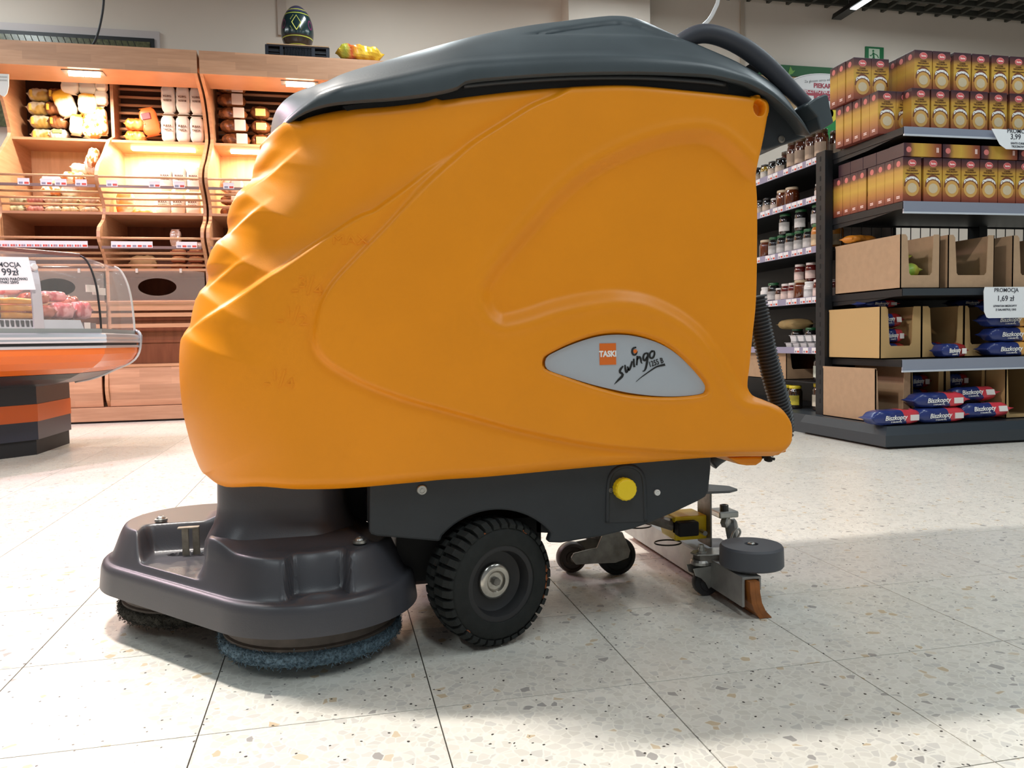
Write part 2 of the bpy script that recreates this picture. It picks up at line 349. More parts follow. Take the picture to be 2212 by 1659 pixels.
# traced outline of the tank in the plane of its side
pxL = [(429, 1041), (421, 1031), (400, 978), (384, 917), (377.5, 879), (373, 830), (372, 775), (375, 736), (379, 720), (385, 710), (393, 701), (398, 672), (411, 628), (420, 616), (430, 606),
       (434, 592), (432, 578), (431, 566), (438, 545), (450, 514), (461, 503), (474, 495), (479, 482), (477, 462), (484, 434), (492, 412), (505, 393), (521, 382), (533, 368), (535, 356), (538, 341), (548, 312), (556, 296)]
pxT = [(556, 296), (566, 287), (617, 268), (650, 247), (668, 242), (759, 232), (845, 225), (915, 216), (930, 210), (941, 207), (951, 211), (962, 211), (1015.7, 204), (1129.6, 191), (1243.5, 183.4), (1357.5, 181), (1500, 193.7), (1600, 204), (1634, 209)]
pxR = [(1701, 971), (1706, 950), (1706, 916), (1697.6, 896), (1681, 878), (1649, 863.6), (1625, 854), (1616, 843), (1613, 829), (1618, 785.5), (1624.4, 720), (1631, 655), (1633.5, 560), (1634, 460), (1633, 420.5), (1630.5, 373), (1641.6, 323), (1652.7, 265), (1655.5, 240), (1650, 221), (1634, 209)]
pxB = [(429, 1041), (441, 1045), (487, 1051.5), (561, 1056.7), (647, 1059), (750, 1056.7), (887, 1045), (960, 1038), (1063.5, 1031), (1267, 1012), (1470, 994.6), (1568, 988.5), (1640, 987), (1674, 986), (1692, 980), (1701, 971)]
def flat(px, Y): return trY(px, Y)[:, [0, 2]]
Lc, Rc, Tc, Bc = flat(pxL, YN+.10), flat(pxR, YN+.018), flat(pxT, YN+.01), flat(pxB, YN+.012)
Lc = np.array(Lc); c0 = flat(pxB[:3], YN+.08); Bc[:3] = c0; Bc[0] = Lc[0]; c1 = flat(pxT[:3], YN+.08); Tc[:3] = c1; Tc[0] = Lc[-1]; Rc[0] = Bc[-1]; Rc[-1] = Tc[-1]
Lc, Rc, Tc, Bc = [catmull(c, 400) for c in (Lc, Rc, Tc, Bc)]
NU, NV = 330, 280
def clus(n, k): t = np.linspace(0, 1, n); return (1-k)*t+k*(1-np.cos(PI*t))/2
us, vs = clus(NU, .7), clus(NV, .6)
B, T, Lf, Rt_ = resamp(Bc, us), resamp(Tc, us), resamp(Lc, vs), resamp(Rc, vs)
U, Vv = np.meshgrid(us, vs); U = U[..., None]; Vv = Vv[..., None]
Pg = (1-Vv)*B[None]+Vv*T[None]+(1-U)*Lf[:, None]+U*Rt_[:, None]-((1-U)*(1-Vv)*Bc[0]+U*(1-Vv)*Bc[-1]+(1-U)*Vv*Tc[0]+U*Vv*Tc[-1])
P2 = Pg.reshape(-1, 2)
def rnd(d, R): q = np.clip(d/R, 0, 1); return R*(1-np.sqrt(np.clip(1-(1-q)**2, 0, 1)))
dl, dr, db, dt = [pdist(P2, c[::5])[0] for c in (Lc, Rc, Bc, Tc)]
dep = rnd(dl, .17)*1.1+rnd(dr, .020)+rnd(db, .022)+rnd(dt, .02)
edge = sstep(0, .012, np.minimum(np.minimum(dr, db), dt))        # fade relief at the rim
# raised lens-shaped panel on the flank
cur2 = [(1268, 150), (1212, 199), (1149, 226.7), (1082, 267.5), (1019, 308), (975, 345), (917.5, 397), (872, 445), (827, 494), (776, 546), (727.7, 597), (703.5, 630), (688.5, 663), (679.5, 702), (677, 722), (678.5, 738), (686, 760.6), (705, 782.6), (736, 804.5), (799, 836), (877, 864), (960, 887), (1032, 907), (1105, 927), (1195, 947), (1285.5, 963), (1394, 974), (1502.5, 979.6), (1575, 981), (1680, 981)]
c2 = catmull(flat(cur2, YN), 140); d2, a2, s2 = pdist(P2, c2)
ins2 = inside(P2, np.vstack([c2, [[1.4, .2], [1.4, 1.4]]])); sd2 = np.where(ins2, d2, -d2)
rel = -.0075*sstep(-.003, .0065, sd2)+.0012*np.exp(-((sd2+.006)/.006)**2)
# crest that runs from the nose to the top: everything below it stands proud
cr1 = [(340, 742), (378, 717), (420, 691), (480.5, 658.5), (541, 621), (601, 584.6), (661, 545.5), (721.6, 506), (758, 482), (782, 469), (806, 460), (830, 443), (872, 413), (917.5, 377), (960, 347), (1000, 318)]
def ridge(px, A, Lp, Bh, wh, t0, t1, off=0, Y=YN+.02):
    c = catmull(flat(px, Y), 90); d, a, s = pdist(P2, c); s = np.where(s > 0, d, -d)   # + above the line
    k = 1-sstep(t0, t1, a)
    up = -A*np.exp(-np.clip(-s, 0, None)/Lp)*sstep(.004, -.004, s)
    return k*(up+Bh*np.exp(-((s-wh*.85)/wh)**2)*sstep(-.003, .004, s))
rel += ridge(cr1, .010, .16, .006, .030, .72, 1.0)
rel += ridge([(505, 397), (529, 383), (553, 374.5), (586, 358.6), (631, 328.5), (668, 305)], .0038, .028, .011, .017, .45, .95)
rel += ridge([(440, 515), (471.5, 494.5), (504.7, 473), (541, 452), (574, 431), (610, 408)], .0038, .028, .011, .018, .45, .95)
rel += ridge([(395, 634), (414, 621.5), (450, 600), (480.5, 581.6), (517, 560.5), (560, 538)], .0038, .028, .010, .018, .45, .95)
# sunk field at the rear
cur3 = [(1700, 420), (1633, 362), (1616, 345), (1586.6, 315.7), (1557, 293.5), (1527, 282), (1490, 280.5), (1438, 288), (1379, 306), (1312, 336), (1253, 371), (1193.6, 423), (1138, 482.5), (1090, 538), (1053, 586), (1036, 620), (1035, 645.6), (1041.6, 668), (1056.5, 691), (1079, 704.7), (1097.5, 704.7), (1141, 694), (1195, 676), (1249, 663), (1303.6, 654.8), (1340, 653), (1387, 659.5), (1430, 676), (1473.6, 701), (1510, 733.6), (1539, 773), (1564, 813), (1586, 849), (1605, 868), (1625, 873), (1645, 868), (1700, 850)]
c3 = catmull(flat(cur3, YN), 160); d3, a3, s3 = pdist(P2, c3); in3 = inside(P2, c3); sd3 = np.where(in3, d3, -d3)
rel += .0145*sstep(-.002, .026, sd3)-.0015*np.exp(-((sd3+.008)/.008)**2)
# pit of the badge
cur4 = [(1169.4, 781), (1173, 770.5), (1185, 761.7), (1220.5, 744), (1256, 730), (1291, 720), (1326, 716), (1361.6, 717.6), (1397, 726), (1432, 740.5), (1467, 765), (1502.6, 802), (1522, 827), (1525.5, 841), (1517, 853), (1467, 859.6), (1414.5, 860), (1361.6, 856), (1326, 849), (1273, 834), (1220.5, 816), (1182, 802), (1171, 793), (1169.4, 781)]
c4 = catmull(flat(cur4, YN), 120); d4, _, _ = pdist(P2, c4); in4 = inside(P2, c4); sd4 = np.where(in4, d4, -d4)
rel += .016*sstep(-.0015, .0045, sd4)-.0012*np.exp(-((sd4+.004)/.004)**2)
# pin hole in the rear top corner
hc = onY(1637, 234, YN)[[0, 2]]; dh = np.hypot((P2[:, 0]-hc[0])/1.0, (P2[:, 1]-hc[1])/1.25)
rel += .02*sstep(.0125, .0085, dh)
yn = YN+dep+rel*np.maximum(edge, (dh < .02)*1.0)
def tank_y(x, z): return float(yn[np.argmin((P2[:, 0]-x)**2+(P2[:, 1]-z)**2)])
nP = len(P2); V = np.concatenate([np.column_stack([P2[:, 0], yn, P2[:, 1]]), np.column_stack([P2[:, 0], 2*YC-yn, P2[:, 1]])])
idx = np.arange(nP).reshape(NV, NU)
q = np.stack([idx[:-1, :-1], idx[:-1, 1:], idx[1:, 1:], idx[1:, :-1]], -1).reshape(-1, 4)
ringi = np.concatenate([idx[0, :], idx[1:, -1], idx[-1, -2::-1], idx[-2:0:-1, 0]])
br = np.stack([np.roll(ringi, -1), ringi, ringi+nP, np.roll(ringi, -1)+nP], -1)
tank = mk('tank', V, np.concatenate([q, q[:, ::-1]+nP, br]), M_OR, SCR, smooth=True)
tank['label'] = 'glossy orange moulded tank'

# embossed level marks
def emboss(s, px, size, sx=1.0):
    c = onY(*px, YN+.01); me = text_mesh(s, size, ext=.0012, xs=sx).copy()
    o = link('level_mark', me, M_OR, SCR); org = ORG[SCR]
    for v in me.vertices:
        x, z = c[0]+v.co.x, c[2]+v.co.y; y = tank_y(x, z)+.0002-v.co.z*.9
        v.co = (x-org[0], y-org[1], z-org[2])
    me.polygons.foreach_set('use_smooth', [False]*len(me.polygons))
emboss('MAX', (756, 522), .021, 1.25)
for (a_, b_), (cx_, cy_) in ((('3', '4'), (668, 620)), (('1', '2'), (637, 684)), (('1', '4'), (608, 819))):
    emboss('-', (cx_-30, cy_+6), .030, 1.3); emboss(a_, (cx_-13, cy_-8), .024, 1.25); emboss('/', (cx_+3, cy_), .040, 1.2); emboss(b_, (cx_+19, cy_+9), .024, 1.25)

# badge
bd = catmull(flat(cur4, YN+.006), 100); cen = bd.mean(0); dirn = bd-cen
bd = cen+dirn*(1-.0050/np.linalg.norm(dirn, axis=1))[:, None]*np.array([1, .985])
badge = G().prismY(bd[:-1].tolist(), YN+.0005, YN+.006).make('badge', mat('silver_badge', rgb(186, 193, 201), .38, metal=.35, spec=.5), SCR); badge['label'] = 'silver lens-shaped badge'
fixn(badge); BY = YN-.0001
a, b_ = onY(1295, 742, BY), onY(1331, 787.5, BY)
sq = G().box(a[0], b_[0], BY-.0004, BY+.001, b_[2], a[2]).make('logo_square', mat('logo_orange', rgb(222, 108, 26), .5), badge); sq['label'] = 'orange square logo'
text('TASKI', .0135, mat('print_white', rgb(240, 240, 238), .5), badge, onY(1313, 765, BY-.0007), offset=.0006, xs=.86)
M_INK = mat('print_black', rgb(22, 22, 22), .5)
def stroke(g, pts, ws):
    """brush stroke on the badge from pixel points and half widths in pixels"""
    P = catmull([(1150+x*.17631, 700+y*.17631) for x, y in pts], 14); W_ = np.interp(np.linspace(0, 1, 14), np.linspace(0, 1, len(ws)), ws)*.17631
    t = np.gradient(P, axis=0); t /= np.linalg.norm(t, axis=1)[:, None]+1e-9; n = np.column_stack([-t[:, 1], t[:, 0]])
    k = .0004; A_ = trY(P+n*W_[:, None], BY); B_ = trY(P-n*W_[:, None], BY); N_ = len(P)
    Vt = np.concatenate([A_, B_]); Vt2 = Vt.copy(); Vt2[:, 1] -= k
    F_ = [(i, i+1, N_+i+1, N_+i) for i in range(N_-1)]
    g.add(np.concatenate([Vt2, Vt]), F_+[tuple(reversed([j+2*N_ for j in f])) for f in F_]+[(i, i+1, i+1+2*N_, i+2*N_) for i in range(N_-1)]+[(N_+i, N_+i+1, N_+i+1+2*N_, N_+i+2*N_) for i in range(N_-1)])
g = G()
stroke(g, [(1112, 515), (1080, 555), (1072, 590), (1105, 610), (1100, 640), (1050, 690), (1003, 740)], [8, 14, 14, 15, 14, 9, 1])
stroke(g, [(1135, 500), (1140, 550), (1152, 592), (1180, 545)], [8, 12, 13, 9]); stroke(g, [(1165, 520), (1182, 565), (1205, 520), (1222, 455)], [9, 13, 12, 9])
stroke(g, [(1243, 425), (1243, 480), (1250, 528)], [10, 11, 12])
stroke(g, [(1285, 390), (1283, 450), (1278, 505)], [9, 11, 10]); stroke(g, [(1283, 440), (1310, 400), (1328, 430), (1335, 475), (1350, 478)], [8, 11, 12, 10, 4])
stroke(g, [(1405, 355), (1370, 370), (1358, 420), (1375, 450), (1405, 400)], [9, 11, 12, 11, 8]); stroke(g, [(1415, 350), (1410, 430), (1395, 520), (1375, 570), (1350, 578)], [9, 12, 13, 12, 5])
stroke(g, [(1470, 325), (1440, 360), (1442, 410), (1475, 415), (1497, 365), (1485, 325), (1465, 345)], [9, 11, 12, 12, 11, 10, 7])
stroke(g, [(1272, 285), (1232, 300), (1222, 345), (1240, 378), (1268, 372), (1288, 335)], [9, 11, 11, 11, 10, 3])
stroke(g, [(1270, 708), (1330, 655), (1420, 590), (1520, 525), (1625, 497)], [2, 5, 7, 9, 14])
g.make('script_lettering', M_INK, badge)
g = G(); stroke(g, [(1240, 345), (1258, 335), (1282, 325)], [16, 26, 14]); g.make('logo_dot', MATS['logo_orange'], badge)
text('1255 B', .0135, M_INK, badge, onY(1150+1515*.17631, 700+473*.17631, BY-.0004), xd=(1, 0, .28), ud=(-.28, 0, 1), xs=.72, offset=.0001)

# rear drain cup below the tank
cup = [(1566, 986), (1578, 994), (1590, 1001), (1606, 1003.5), (1626, 1003), (1636, 996), (1643, 984)]
c = flat(cup, YN+.07); fixn(G().rings([[(x, y, z) for x, z in c] for y in (YN+.055, YN+.19)]).make('drain_cup', M_OR, SCR, bev=.004))
g = G(); p = onY(1660, 990, YN+.05); g.lathe(p, (0, .3, -1), [(.004, -.004), (.008, 0), (.008, .004), (.004, .006)], 10); g.tube([p+np.array([-.012, 0, .003]), p+np.array([.012, 0, -.002])], .003, 6)
g.make('tie_strap', M_BLK, SCR)

# ---- lid
LB = [(577, 258), (586, 252), (617, 240), (674, 229), (759, 221), (845, 215), (924.6, 206), (985, 193), (1010, 178), (1072.6, 170), (1186.6, 161.8), (1300, 158), (1414, 158), (1530, 163), (1575.6, 171), (1612, 180), (1639, 192), (1666, 206), (1693, 228), (1720, 253.4), (1738, 275), (1749, 292)]
LS = [(577, 252), (600, 231), (657, 209), (697, 189), (790, 168), (873, 151), (981.5, 128), (1061, 121), (1186.6, 114), (1300, 112), (1414, 117), (1528, 130), (1602, 152), (1635, 166), (1657, 181), (1684, 202), (1711, 228), (1735, 256), (1752, 290)]
LT = [(577, 250), (585.6, 238), (600, 225), (634, 208), (697, 183), (748, 159.5), (816, 137), (902, 111), (1016, 80), (1130, 57), (1215, 45.6), (1300, 35.5), (1335, 34), (1363, 37), (1397, 48), (1471, 82.6), (1557, 122.5), (1612, 147), (1635, 158), (1657, 173), (1684, 193), (1711, 218), (1729, 238), (1749, 270), (1753, 288)]
YL, YT = 1.272, 1.40
fb, fs, ft = [catmull(trY(px_, Y_)[:, [0, 2]], 300) for px_, Y_ in ((LB, YL), (LS, YL), (LT, YT))]
x0 = onY(576, 256, 1.44)[0]; x1 = onY(1751, 290, YL)[0]
NXl = 200; xs = x0+(x1-x0)*clus(NXl, .75)
zb, zs, zt = [np.interp(xs, f[:, 0], f[:, 1]) for f in (fb, fs, ft)]
# the top silhouette lies deeper, hence its own x scale
zt = np.maximum(zt, zs+.001)
hw = (YC-YL)*np.ones(NXl); rr = .13; k_ = np.clip((xs-x0)/rr, 0, 1); hw = hw*np.sqrt(np.clip(1-(1-k_)**2.3, 0.0005, 1))
hwT = np.maximum(hw-(YT-YL)*np.clip((xs-x0)/.10, 0, 1), .004)
# profile from the inner lip round the edge to the crown
prof = []
for i in range(NXl):
    h, hT, b0, s0, t0_ = hw[i], hwT[i], zb[i], zs[i], zt[i]; pr = []
    hi = max(h-.045, .002); hgt = s0-b0
    pr += [(hi, b0+.012), (max(h-.02, .003), b0+.003), (max(h-.008, .003), b0), (h-.001, b0+.08*hgt), (h, b0+.25*hgt), (h, b0+.5*hgt), (h-.002, b0+.75*hgt), (h-.006, b0+.93*hgt), (h-.012, s0)]
    for u in np.linspace(.06, 1, 22):
        hh = (h-.012)+(hT-h+.012)*u; pr.append((hh, s0+(t0_-s0)*(u**.85)+.006*math.sin(PI*u)*min(1, (t0_-s0)/.05)))
    for u in np.linspace(.2, 1, 6): pr.append((hT*(1-u), t0_+.004*math.sin(u*PI/2)*min(1, hT/.1)))
    prof.append(pr)
prof = np.array(prof); NPR = prof.shape[1]
Ypos = YC-prof[..., 0]; Zpos = prof[..., 1]
# facet pressed into the flank of the crown
fac = flat([(1112, 90), (1200, 62), (1290, 44), (1340, 38), (1385, 52), (1470, 103), (1300, 99)], YT-.03)
Qx = np.repeat(xs[:, None], NPR, 1); q2 = np.column_stack([Qx.ravel(), Zpos.ravel()])
fi = inside(q2, fac); fd, _, _ = pdist(q2, np.vstack([fac, fac[:1]])); sd = np.where(fi, fd, -fd).reshape(NXl, NPR)
facet = .012*sstep(-.002, .012, sd)*(prof[..., 0] > .10)
V1 = np.stack([Qx, Ypos+facet, Zpos], -1); V2 = np.stack([Qx, 2*YC-Ypos-facet, Zpos], -1)
Vl = np.concatenate([V1, V2[:, ::-1][:, 1:]], 1); nl = Vl.shape[1]; ii = np.arange(NXl*nl).reshape(NXl, nl)
q = np.stack([ii[:-1, :-1], ii[1:, :-1], ii[1:, 1:], ii[:-1, 1:]], -1).reshape(-1, 4).tolist()
q += [ii[0, ::-1].tolist(), ii[-1, :].tolist()]
q += [[ii[i, -1], ii[i+1, -1], ii[i+1, 0], ii[i, 0]] for i in range(NXl-1)]
lid = mk('lid', Vl.reshape(-1, 3), q, M_LID, SCR, smooth=True, auto=50); fixn(lid); lid['label'] = 'dark grey domed lid'
# rubber gasket and neck between lid and tank
top = [(740, 231), (759, 228), (924, 212), (990, 192), (1012, 178), (1072, 172), (1186, 164), (1300, 160), (1414, 161), (1530, 167), (1568, 174), (1572, 200)]
bot = [(1572, 226), (1357, 205), (1129, 212), (924, 235), (759, 250)]
pl = flat(top+bot, YN+.012); fixn(G().prismY(pl.tolist(), YN+.008, 2*YC-YN-.008).make('gasket_neck', M_BLK, SCR))
gp = trY([(1002, 186), (1072, 179), (1186, 171), (1300, 168), (1414, 169.5), (1530, 178), (1566, 184)], YN+.004)
G().tube(catmull(gp, 40), .0042, 8).make('gasket_seal', mat('seal_rubber', rgb(46, 48, 50), .45), SCR, smooth=True)
# ---- rear console cheeks
ck = [(1560, 168), (1612, 178), (1639, 190), (1666, 205), (1693, 227), (1720, 252), (1738, 274), (1748, 293), (1700, 309), (1659, 322), (1648, 320), (1600, 300), (1560, 250)]
pl = flat(ck, YN+.016)
for y0, y1 in ((YN+.024, YN+.05), (2*YC-YN-.05, 2*YC-YN-.024)):
    o = fixn(G().prismY(pl.tolist(), y0, y1).make('console_cheek', M_DK, SCR, bev=.003))
con = flat([(1600, 200), (1680, 218), (1738, 276), (1745, 290), (1660, 318), (1600, 300)], YN+.04)
fixn(G().prismY(con.tolist(), YN+.03, 2*YC-YN-.03).make('console_body', M_DK, SCR))
for px_, r_ in (((1712, 264), .0075), ((1688, 301), .0065)):
    p = onY(*px_, YN+.023); o = G().lathe(p, (0, -1, 0), [(r_, -.002), (r_, .001), (r_*.55, .0018), (r_*.5, .0002)], 14).make('screw', M_STEELD, SCR, smooth=False)
# bracket block at the rear end and the curved push handle
blk = flat([(1722, 236), (1741, 222), (1762, 213), (1768, 216), (1773, 245), (1780, 274), (1752, 291), (1745, 262)], 1.315)
for s_ in (0, 1):
    y0, y1 = 1.285, 1.345
    if s_: y0, y1 = 2*YC-y1, 2*YC-y0
    fixn(G().prismY(blk.tolist(), y0, y1).make('handle_bracket', M_LID, SCR, bev=.004))
hp = [(1462, 96), (1478, 86), (1497, 77), (1520, 73), (1545, 77), (1575, 89), (1605, 107), (1632, 129), (1658, 155), (1682, 183), (1705, 212), (1726, 238), (1738, 252)]
for s_ in (0, 1):
    P_ = catmull(trY(hp, 1.365), 40); P_[:, 1] -= np.linspace(0, 1, 40)**2*.03
    if s_: P_[:, 1] = 2*YC-P_[:, 1]
    rads = np.interp(np.linspace(0, 1, 40), [0, .15, .6, 1], [.0135, .0165, .0165, .0125])
    G().tube(P_, rads, 16).make('push_handle', mat('handle_grip', rgb(62, 64, 72), .5, spec=.4, bump=(200, .05)), SCR, smooth=True)
lv = flat([(1612, 143), (1625, 140), (1640, 156), (1634, 160)], 1.42); fixn(G().prismY(lv.tolist(), 1.38, 1.72).make('switch_lever', M_BLK, SCR))

# ---- chassis with wheel arch
arcC = onY(1070, 1258, 1.33)[[0, 2]]; ar = .126
chp = [(798, 1020), (797, 1146), (801, 1152), (812, 1156), (950, 1168)]
che = [(1181, 1170), (1210, 1171), (1300, 1156), (1364, 1141), (1393, 1131), (1450, 1107), (1505, 1081), (1520, 1072), (1527, 1060), (1532, 1010), (1533, 975)]
p0_, p1_ = flat(chp, 1.33), flat(che, 1.33)
a0 = math.atan2(p0_[-1, 1]-arcC[1], p0_[-1, 0]-arcC[0]); a1 = math.atan2(p1_[0, 1]-arcC[1], p1_[0, 0]-arcC[0])
arc = [(arcC[0]+ar*math.cos(t), arcC[1]+ar*math.sin(t)) for t in np.linspace(a0, a1, 26)]
pl = p0_.tolist()+arc[1:-1]+p1_.tolist()
for y0, y1 in ((1.322, 1.345), (2*YC-1.345, 2*YC-1.322)):
    fixn(G().prismY(pl, y0, y1).make('chassis_side', M_DK, SCR, bev=.004))
pl2 = [(x, z) for x, z in p0_.tolist()]+[(arcC[0]-ar*.6, p0_[-1, 1]+.03), (arcC[0]-ar*.55, .30), (arcC[0]+ar*.6, .30), (p1_[0, 0], p1_[0, 1]+.02)]+p1_.tolist()
fixn(G().prismY(pl2, 1.40, 2*YC-1.40).make('chassis_core', M_DK, SCR))
fixn(G().prismY([(x+.004, z) for x, z in p0_.tolist()]+[(arcC[0]-ar+.01, .30)], 1.343, 1.41).make('chassis_front', M_DK, SCR))
fixn(G().prismY([(p1_[0, 0]+.03, .31)]+[(x-.003, z+.002) for x, z in p1_.tolist()[1:]], 1.343, 1.41).make('chassis_rear', M_DK, SCR))
def screw(px, Y, r, name='screw', m=None, par=None):
    p = onY(*px, Y); return G().lathe(p, (0, -1, 0), [(r, -.002), (r, .001), (r*.86, .0022), (r*.6, .0022), (r*.55, .0008), (.34*r, .0008), (.3*r, .0018)], 16).make(name, m or M_STEEL, par or SCR)
screw((911.7, 1058.5), 1.320, .0085); screw((1319, 1059), 1.320, .0042, m=M_STEELD)
screw((1420, 1064), 1.320, .0055, m=mat('white_plug', rgb(225, 225, 222), .4))
# sunk channel behind the drain cap, built as a raised surround
ch = flat([(1312, 1128), (1314, 1050), (1322, 1022), (1338, 1010), (1360, 1007), (1380, 1016), (1390, 1040), (1394, 1126)], 1.322)
for i in range(len(ch)-1):
    pass
G().tube([(x, 1.3225, z) for x, z in catmull(ch, 40)], .0042, 8).make('channel_rim', M_DK, SCR, smooth=True)
fixn(G().prismY(catmull(ch, 30).tolist(), 1.3205, 1.3225).make('channel_panel', mat('channel_dark', rgb(44, 46, 49), .55), SCR))
p = onY(1354, 1058.5, 1.302); cap = G(); n = 36; Rr = []
for r_, h_, kn in ((.0185, -.022, 1), (.0190, -.018, 1), (.0190, -.003, 1), (.0175, 0.0, 0), (.0165, .0008, 0), (.001, .0012, 0)):
    Rr.append([(p[0]+(r_*(1+(.035 if (k % 2 and kn) else 0)))*math.cos(2*PI*k/n), p[1]-h_, p[2]+(r_*(1+(.035 if (k % 2 and kn) else 0)))*math.sin(2*PI*k/n)) for k in range(n)])
o = fixn(cap.rings(Rr).make('drain_cap', mat('yellow_plastic', rgb(240, 205, 20), .4), SCR)); o['label'] = 'yellow ribbed drain cap'

fixn(G().prismX([(1.50, .19), (1.50, .31), (1.78, .31), (1.78, .19)], -.03, .065).make('deck_linkage', M_BLK, SCR))
# ---- drive wheels
def wheel(yf, yb, hub):
    """tyre face at yf (outer), inner side at yb; parts: tyre, tread lugs, rim, hub cap, bolt; the near wheel stands toed in"""
    cx, cz, R = arcC[0]-.004, .1095, .1085; s = 1 if yb > yf else -1; ax = (0, s, 0); c = (cx, yf, cz); Wd = abs(yb-yf)
    def turn(g):
        if hub:
            q = math.radians(21); cq, sq = math.cos(q), math.sin(q); yc = yf+.035
            g.V = [(cx+(x-cx)*cq-(y-yc)*sq, yc+(x-cx)*sq+(y-yc)*cq, z) for x, y, z in g.V]
        return g
    t = turn(G().lathe(c, ax, [(.064, .006), (.066, .001), (.074, 0), (.090, .002), (.0965, .006), (R-.0095, .014), (R-.009, Wd-.014), (.095, Wd-.006), (.08, Wd), (.07, Wd-.002)], 72, False)).make('tyre', mat('tyre_rubber', rgb(36, 38, 37), .75, spec=.3, noise=(50, .15), bump=(300, .3)), SCR, smooth=True, auto=40)
    nl_ = 38; lg = G()
    for row in range(2):
        for k in range(nl_):
            a = 2*PI*(k+.5*(row % 2))/nl_; e = np.array([math.cos(a), 0, math.sin(a)]); tt = np.array([-math.sin(a), 0, math.cos(a)])
            y0 = .002+row*(Wd-.004)/2; w_ = (Wd-.004)/2-.004; r0 = R-.014; base = np.array(c); p_ = []
            for dy, rr_ in ((0, R-.007 if row == 0 else R), (w_*.3, R), (w_, R-.007 if row == 1 else R)):
                for q_ in (-1, 1): p_ += [base+e*r0+tt*q_*.0062+np.array([0, s*(y0+dy), 0]), base+e*rr_+tt*q_*.0056+np.array([0, s*(y0+dy), 0])]
            lg.add(p_, [(0, 1, 3, 2), (8, 10, 11, 9), (1, 5, 7, 3), (5, 9, 11, 7), (0, 4, 5, 1), (4, 8, 9, 5), (2, 3, 7, 6), (6, 7, 11, 10)])
    o = fixn(turn(lg).make('tread_lugs', MATS['tyre_rubber'], t)); o['kind'] = 'stuff'
    turn(G().lathe(c, ax, [(.067, .008), (.0655, .003), (.061, .002), (.056, .004), (.054, .010), (.051, .024), (.043, .028), (.03, .028), (.001, .028)], 64, False)).make('rim', mat('rim_black', rgb(36, 36, 38), .45, spec=.5), SCR, smooth=True, auto=35)
    if hub:
        hb = turn(G().lathe((cx, yf+s*.027, cz), ax, [(.031, .0), (.031, -.004), (.029, -.0065), (.024, -.008), (.0185, -.0075), (.0165, -.003), (.0155, -.002), (.0145, -.0035), (.001, -.0035)], 48, False)).make('hub_cap', mat('chrome_hub', rgb(196, 192, 184), .22, metal=.95, noise=(60, .2)), SCR, smooth=True, auto=35)
        bg = G(); hx = [(cx+.0072*math.cos(PI/3*k+.2), cz+.0072*math.sin(PI/3*k+.2)) for k in range(6)]
        bg.rings([[(x, yf+s*.024, z) for x, z in hx], [(x, yf+s*.0165, z) for x, z in hx]]); fixn(turn(bg).make('axle_bolt', M_STEELD, hb))
        for a, r_, sz in ((58, .0955, .007), (108, .095, .005), (114, .095, .004), (5, .095, .008), (-4, .095, .009), (-12, .095, .007), (-24, .0955, .004), (226, .095, .006)):
            t_ = math.radians(a); e = np.array([math.cos(t_), 0, math.sin(t_)]); tt = np.array([-math.sin(t_), 0, math.cos(t_)]); c_ = np.array([cx, yf+.0045, cz])+e*r_
            k = random.Random(a); ring_ = [c_+e*sz*.36*k.uniform(.5, 1.1)*math.cos(q_)+tt*sz*k.uniform(.6, 1.1)*math.sin(q_)+np.array([0, -.0012, 0]) for q_ in np.linspace(0, 2*PI, 8)[:-1]]
            fixn(turn(G().rings([[v+np.array([0, .004, 0]) for v in ring_], ring_])).make('paint_scuff', mat('scuff_orange', rgb(150, 84, 46), .8), t))
    return t
wheel(1.308, 1.398, True); wheel(2*YC-1.312, 2*YC-1.395, False)
G().tube([(arcC[0]-.004, 1.36, .1095), (arcC[0]-.004, 2*YC-1.36, .1095)], .014, 12).make('axle', M_STEELD, SCR)
fixn(G().prismX([(1.40, .10), (1.40, .2), (1.70, .2), (1.70, .10), (1.62, .07), (1.48, .07)], .10, .36).make('drive_housing', M_BLK, SCR))

# ---- brush deck: heightfield over the hull of two offset discs
CA, CB, RD = np.array([-.048, 1.408]), np.array([-.258, 1.645]), .176
dAB = CB-CA; th0 = math.atan2(dAB[1], dAB[0]); outl = []
for t in np.linspace(th0-3*PI/2, th0-PI/2, 70): outl.append(CA+RD*np.array([math.cos(t), math.sin(t)]))
for t in np.linspace(th0-PI/2, th0+PI/2, 70): outl.append(CB+RD*np.array([math.cos(t), math.sin(t)]))
outl = resamp(np.vstack([outl, outl[:1]]), np.linspace(0, 1, 301)); oc = (CA+CB)/2
NR = 90; rho = clus(NR, .3); rho = 1-(1-rho)  # 0 centre .. 1 rim
rho = np.linspace(0, 1, NR)**.75
GR = oc[None, None]+(outl[:-1]-oc)[None]*rho[:, None, None]; g2 = GR.reshape(-1, 2)
dd = pdist(g2, outl)[0]
ncx = onZ(688, 1250, .15)[0]
notch = sstep(.052, .036, np.abs(g2[:, 0]-ncx))*(g2[:, 1] < 1.42)
de = dd-.034*notch
ZL, ZP = .128, .190
z = ZL-rnd(dd, .012)*.9+.05*np.clip(dd, 0, .02)
z += (ZP-ZL-.002)*sstep(.012, .046, de)**.9
lip = notch*.010*np.exp(-((dd-.022-.0*g2[:, 0])/.008)**2)*sstep(.05, .0, np.abs(g2[:, 0]-ncx)); z += lip
pk = onZ(408, 1192, .142)[:2]; ex = np.array([.80, -.60]); ey = np.array([.60, .80]); dv = g2-pk
ex = np.array([1.0, 0.0]); ey = np.array([0.0, 1.0])
pocket = sstep(.074, .052, np.abs(dv@ex+.012))*sstep(.044, .020, dv@ey)*(dv@ey > -.3)
z = np.where(z > .140, z+(.140-z)*pocket, z)
hol = np.hypot((dv@ex+.004)/.030, (dv@ey+.004)/.013)
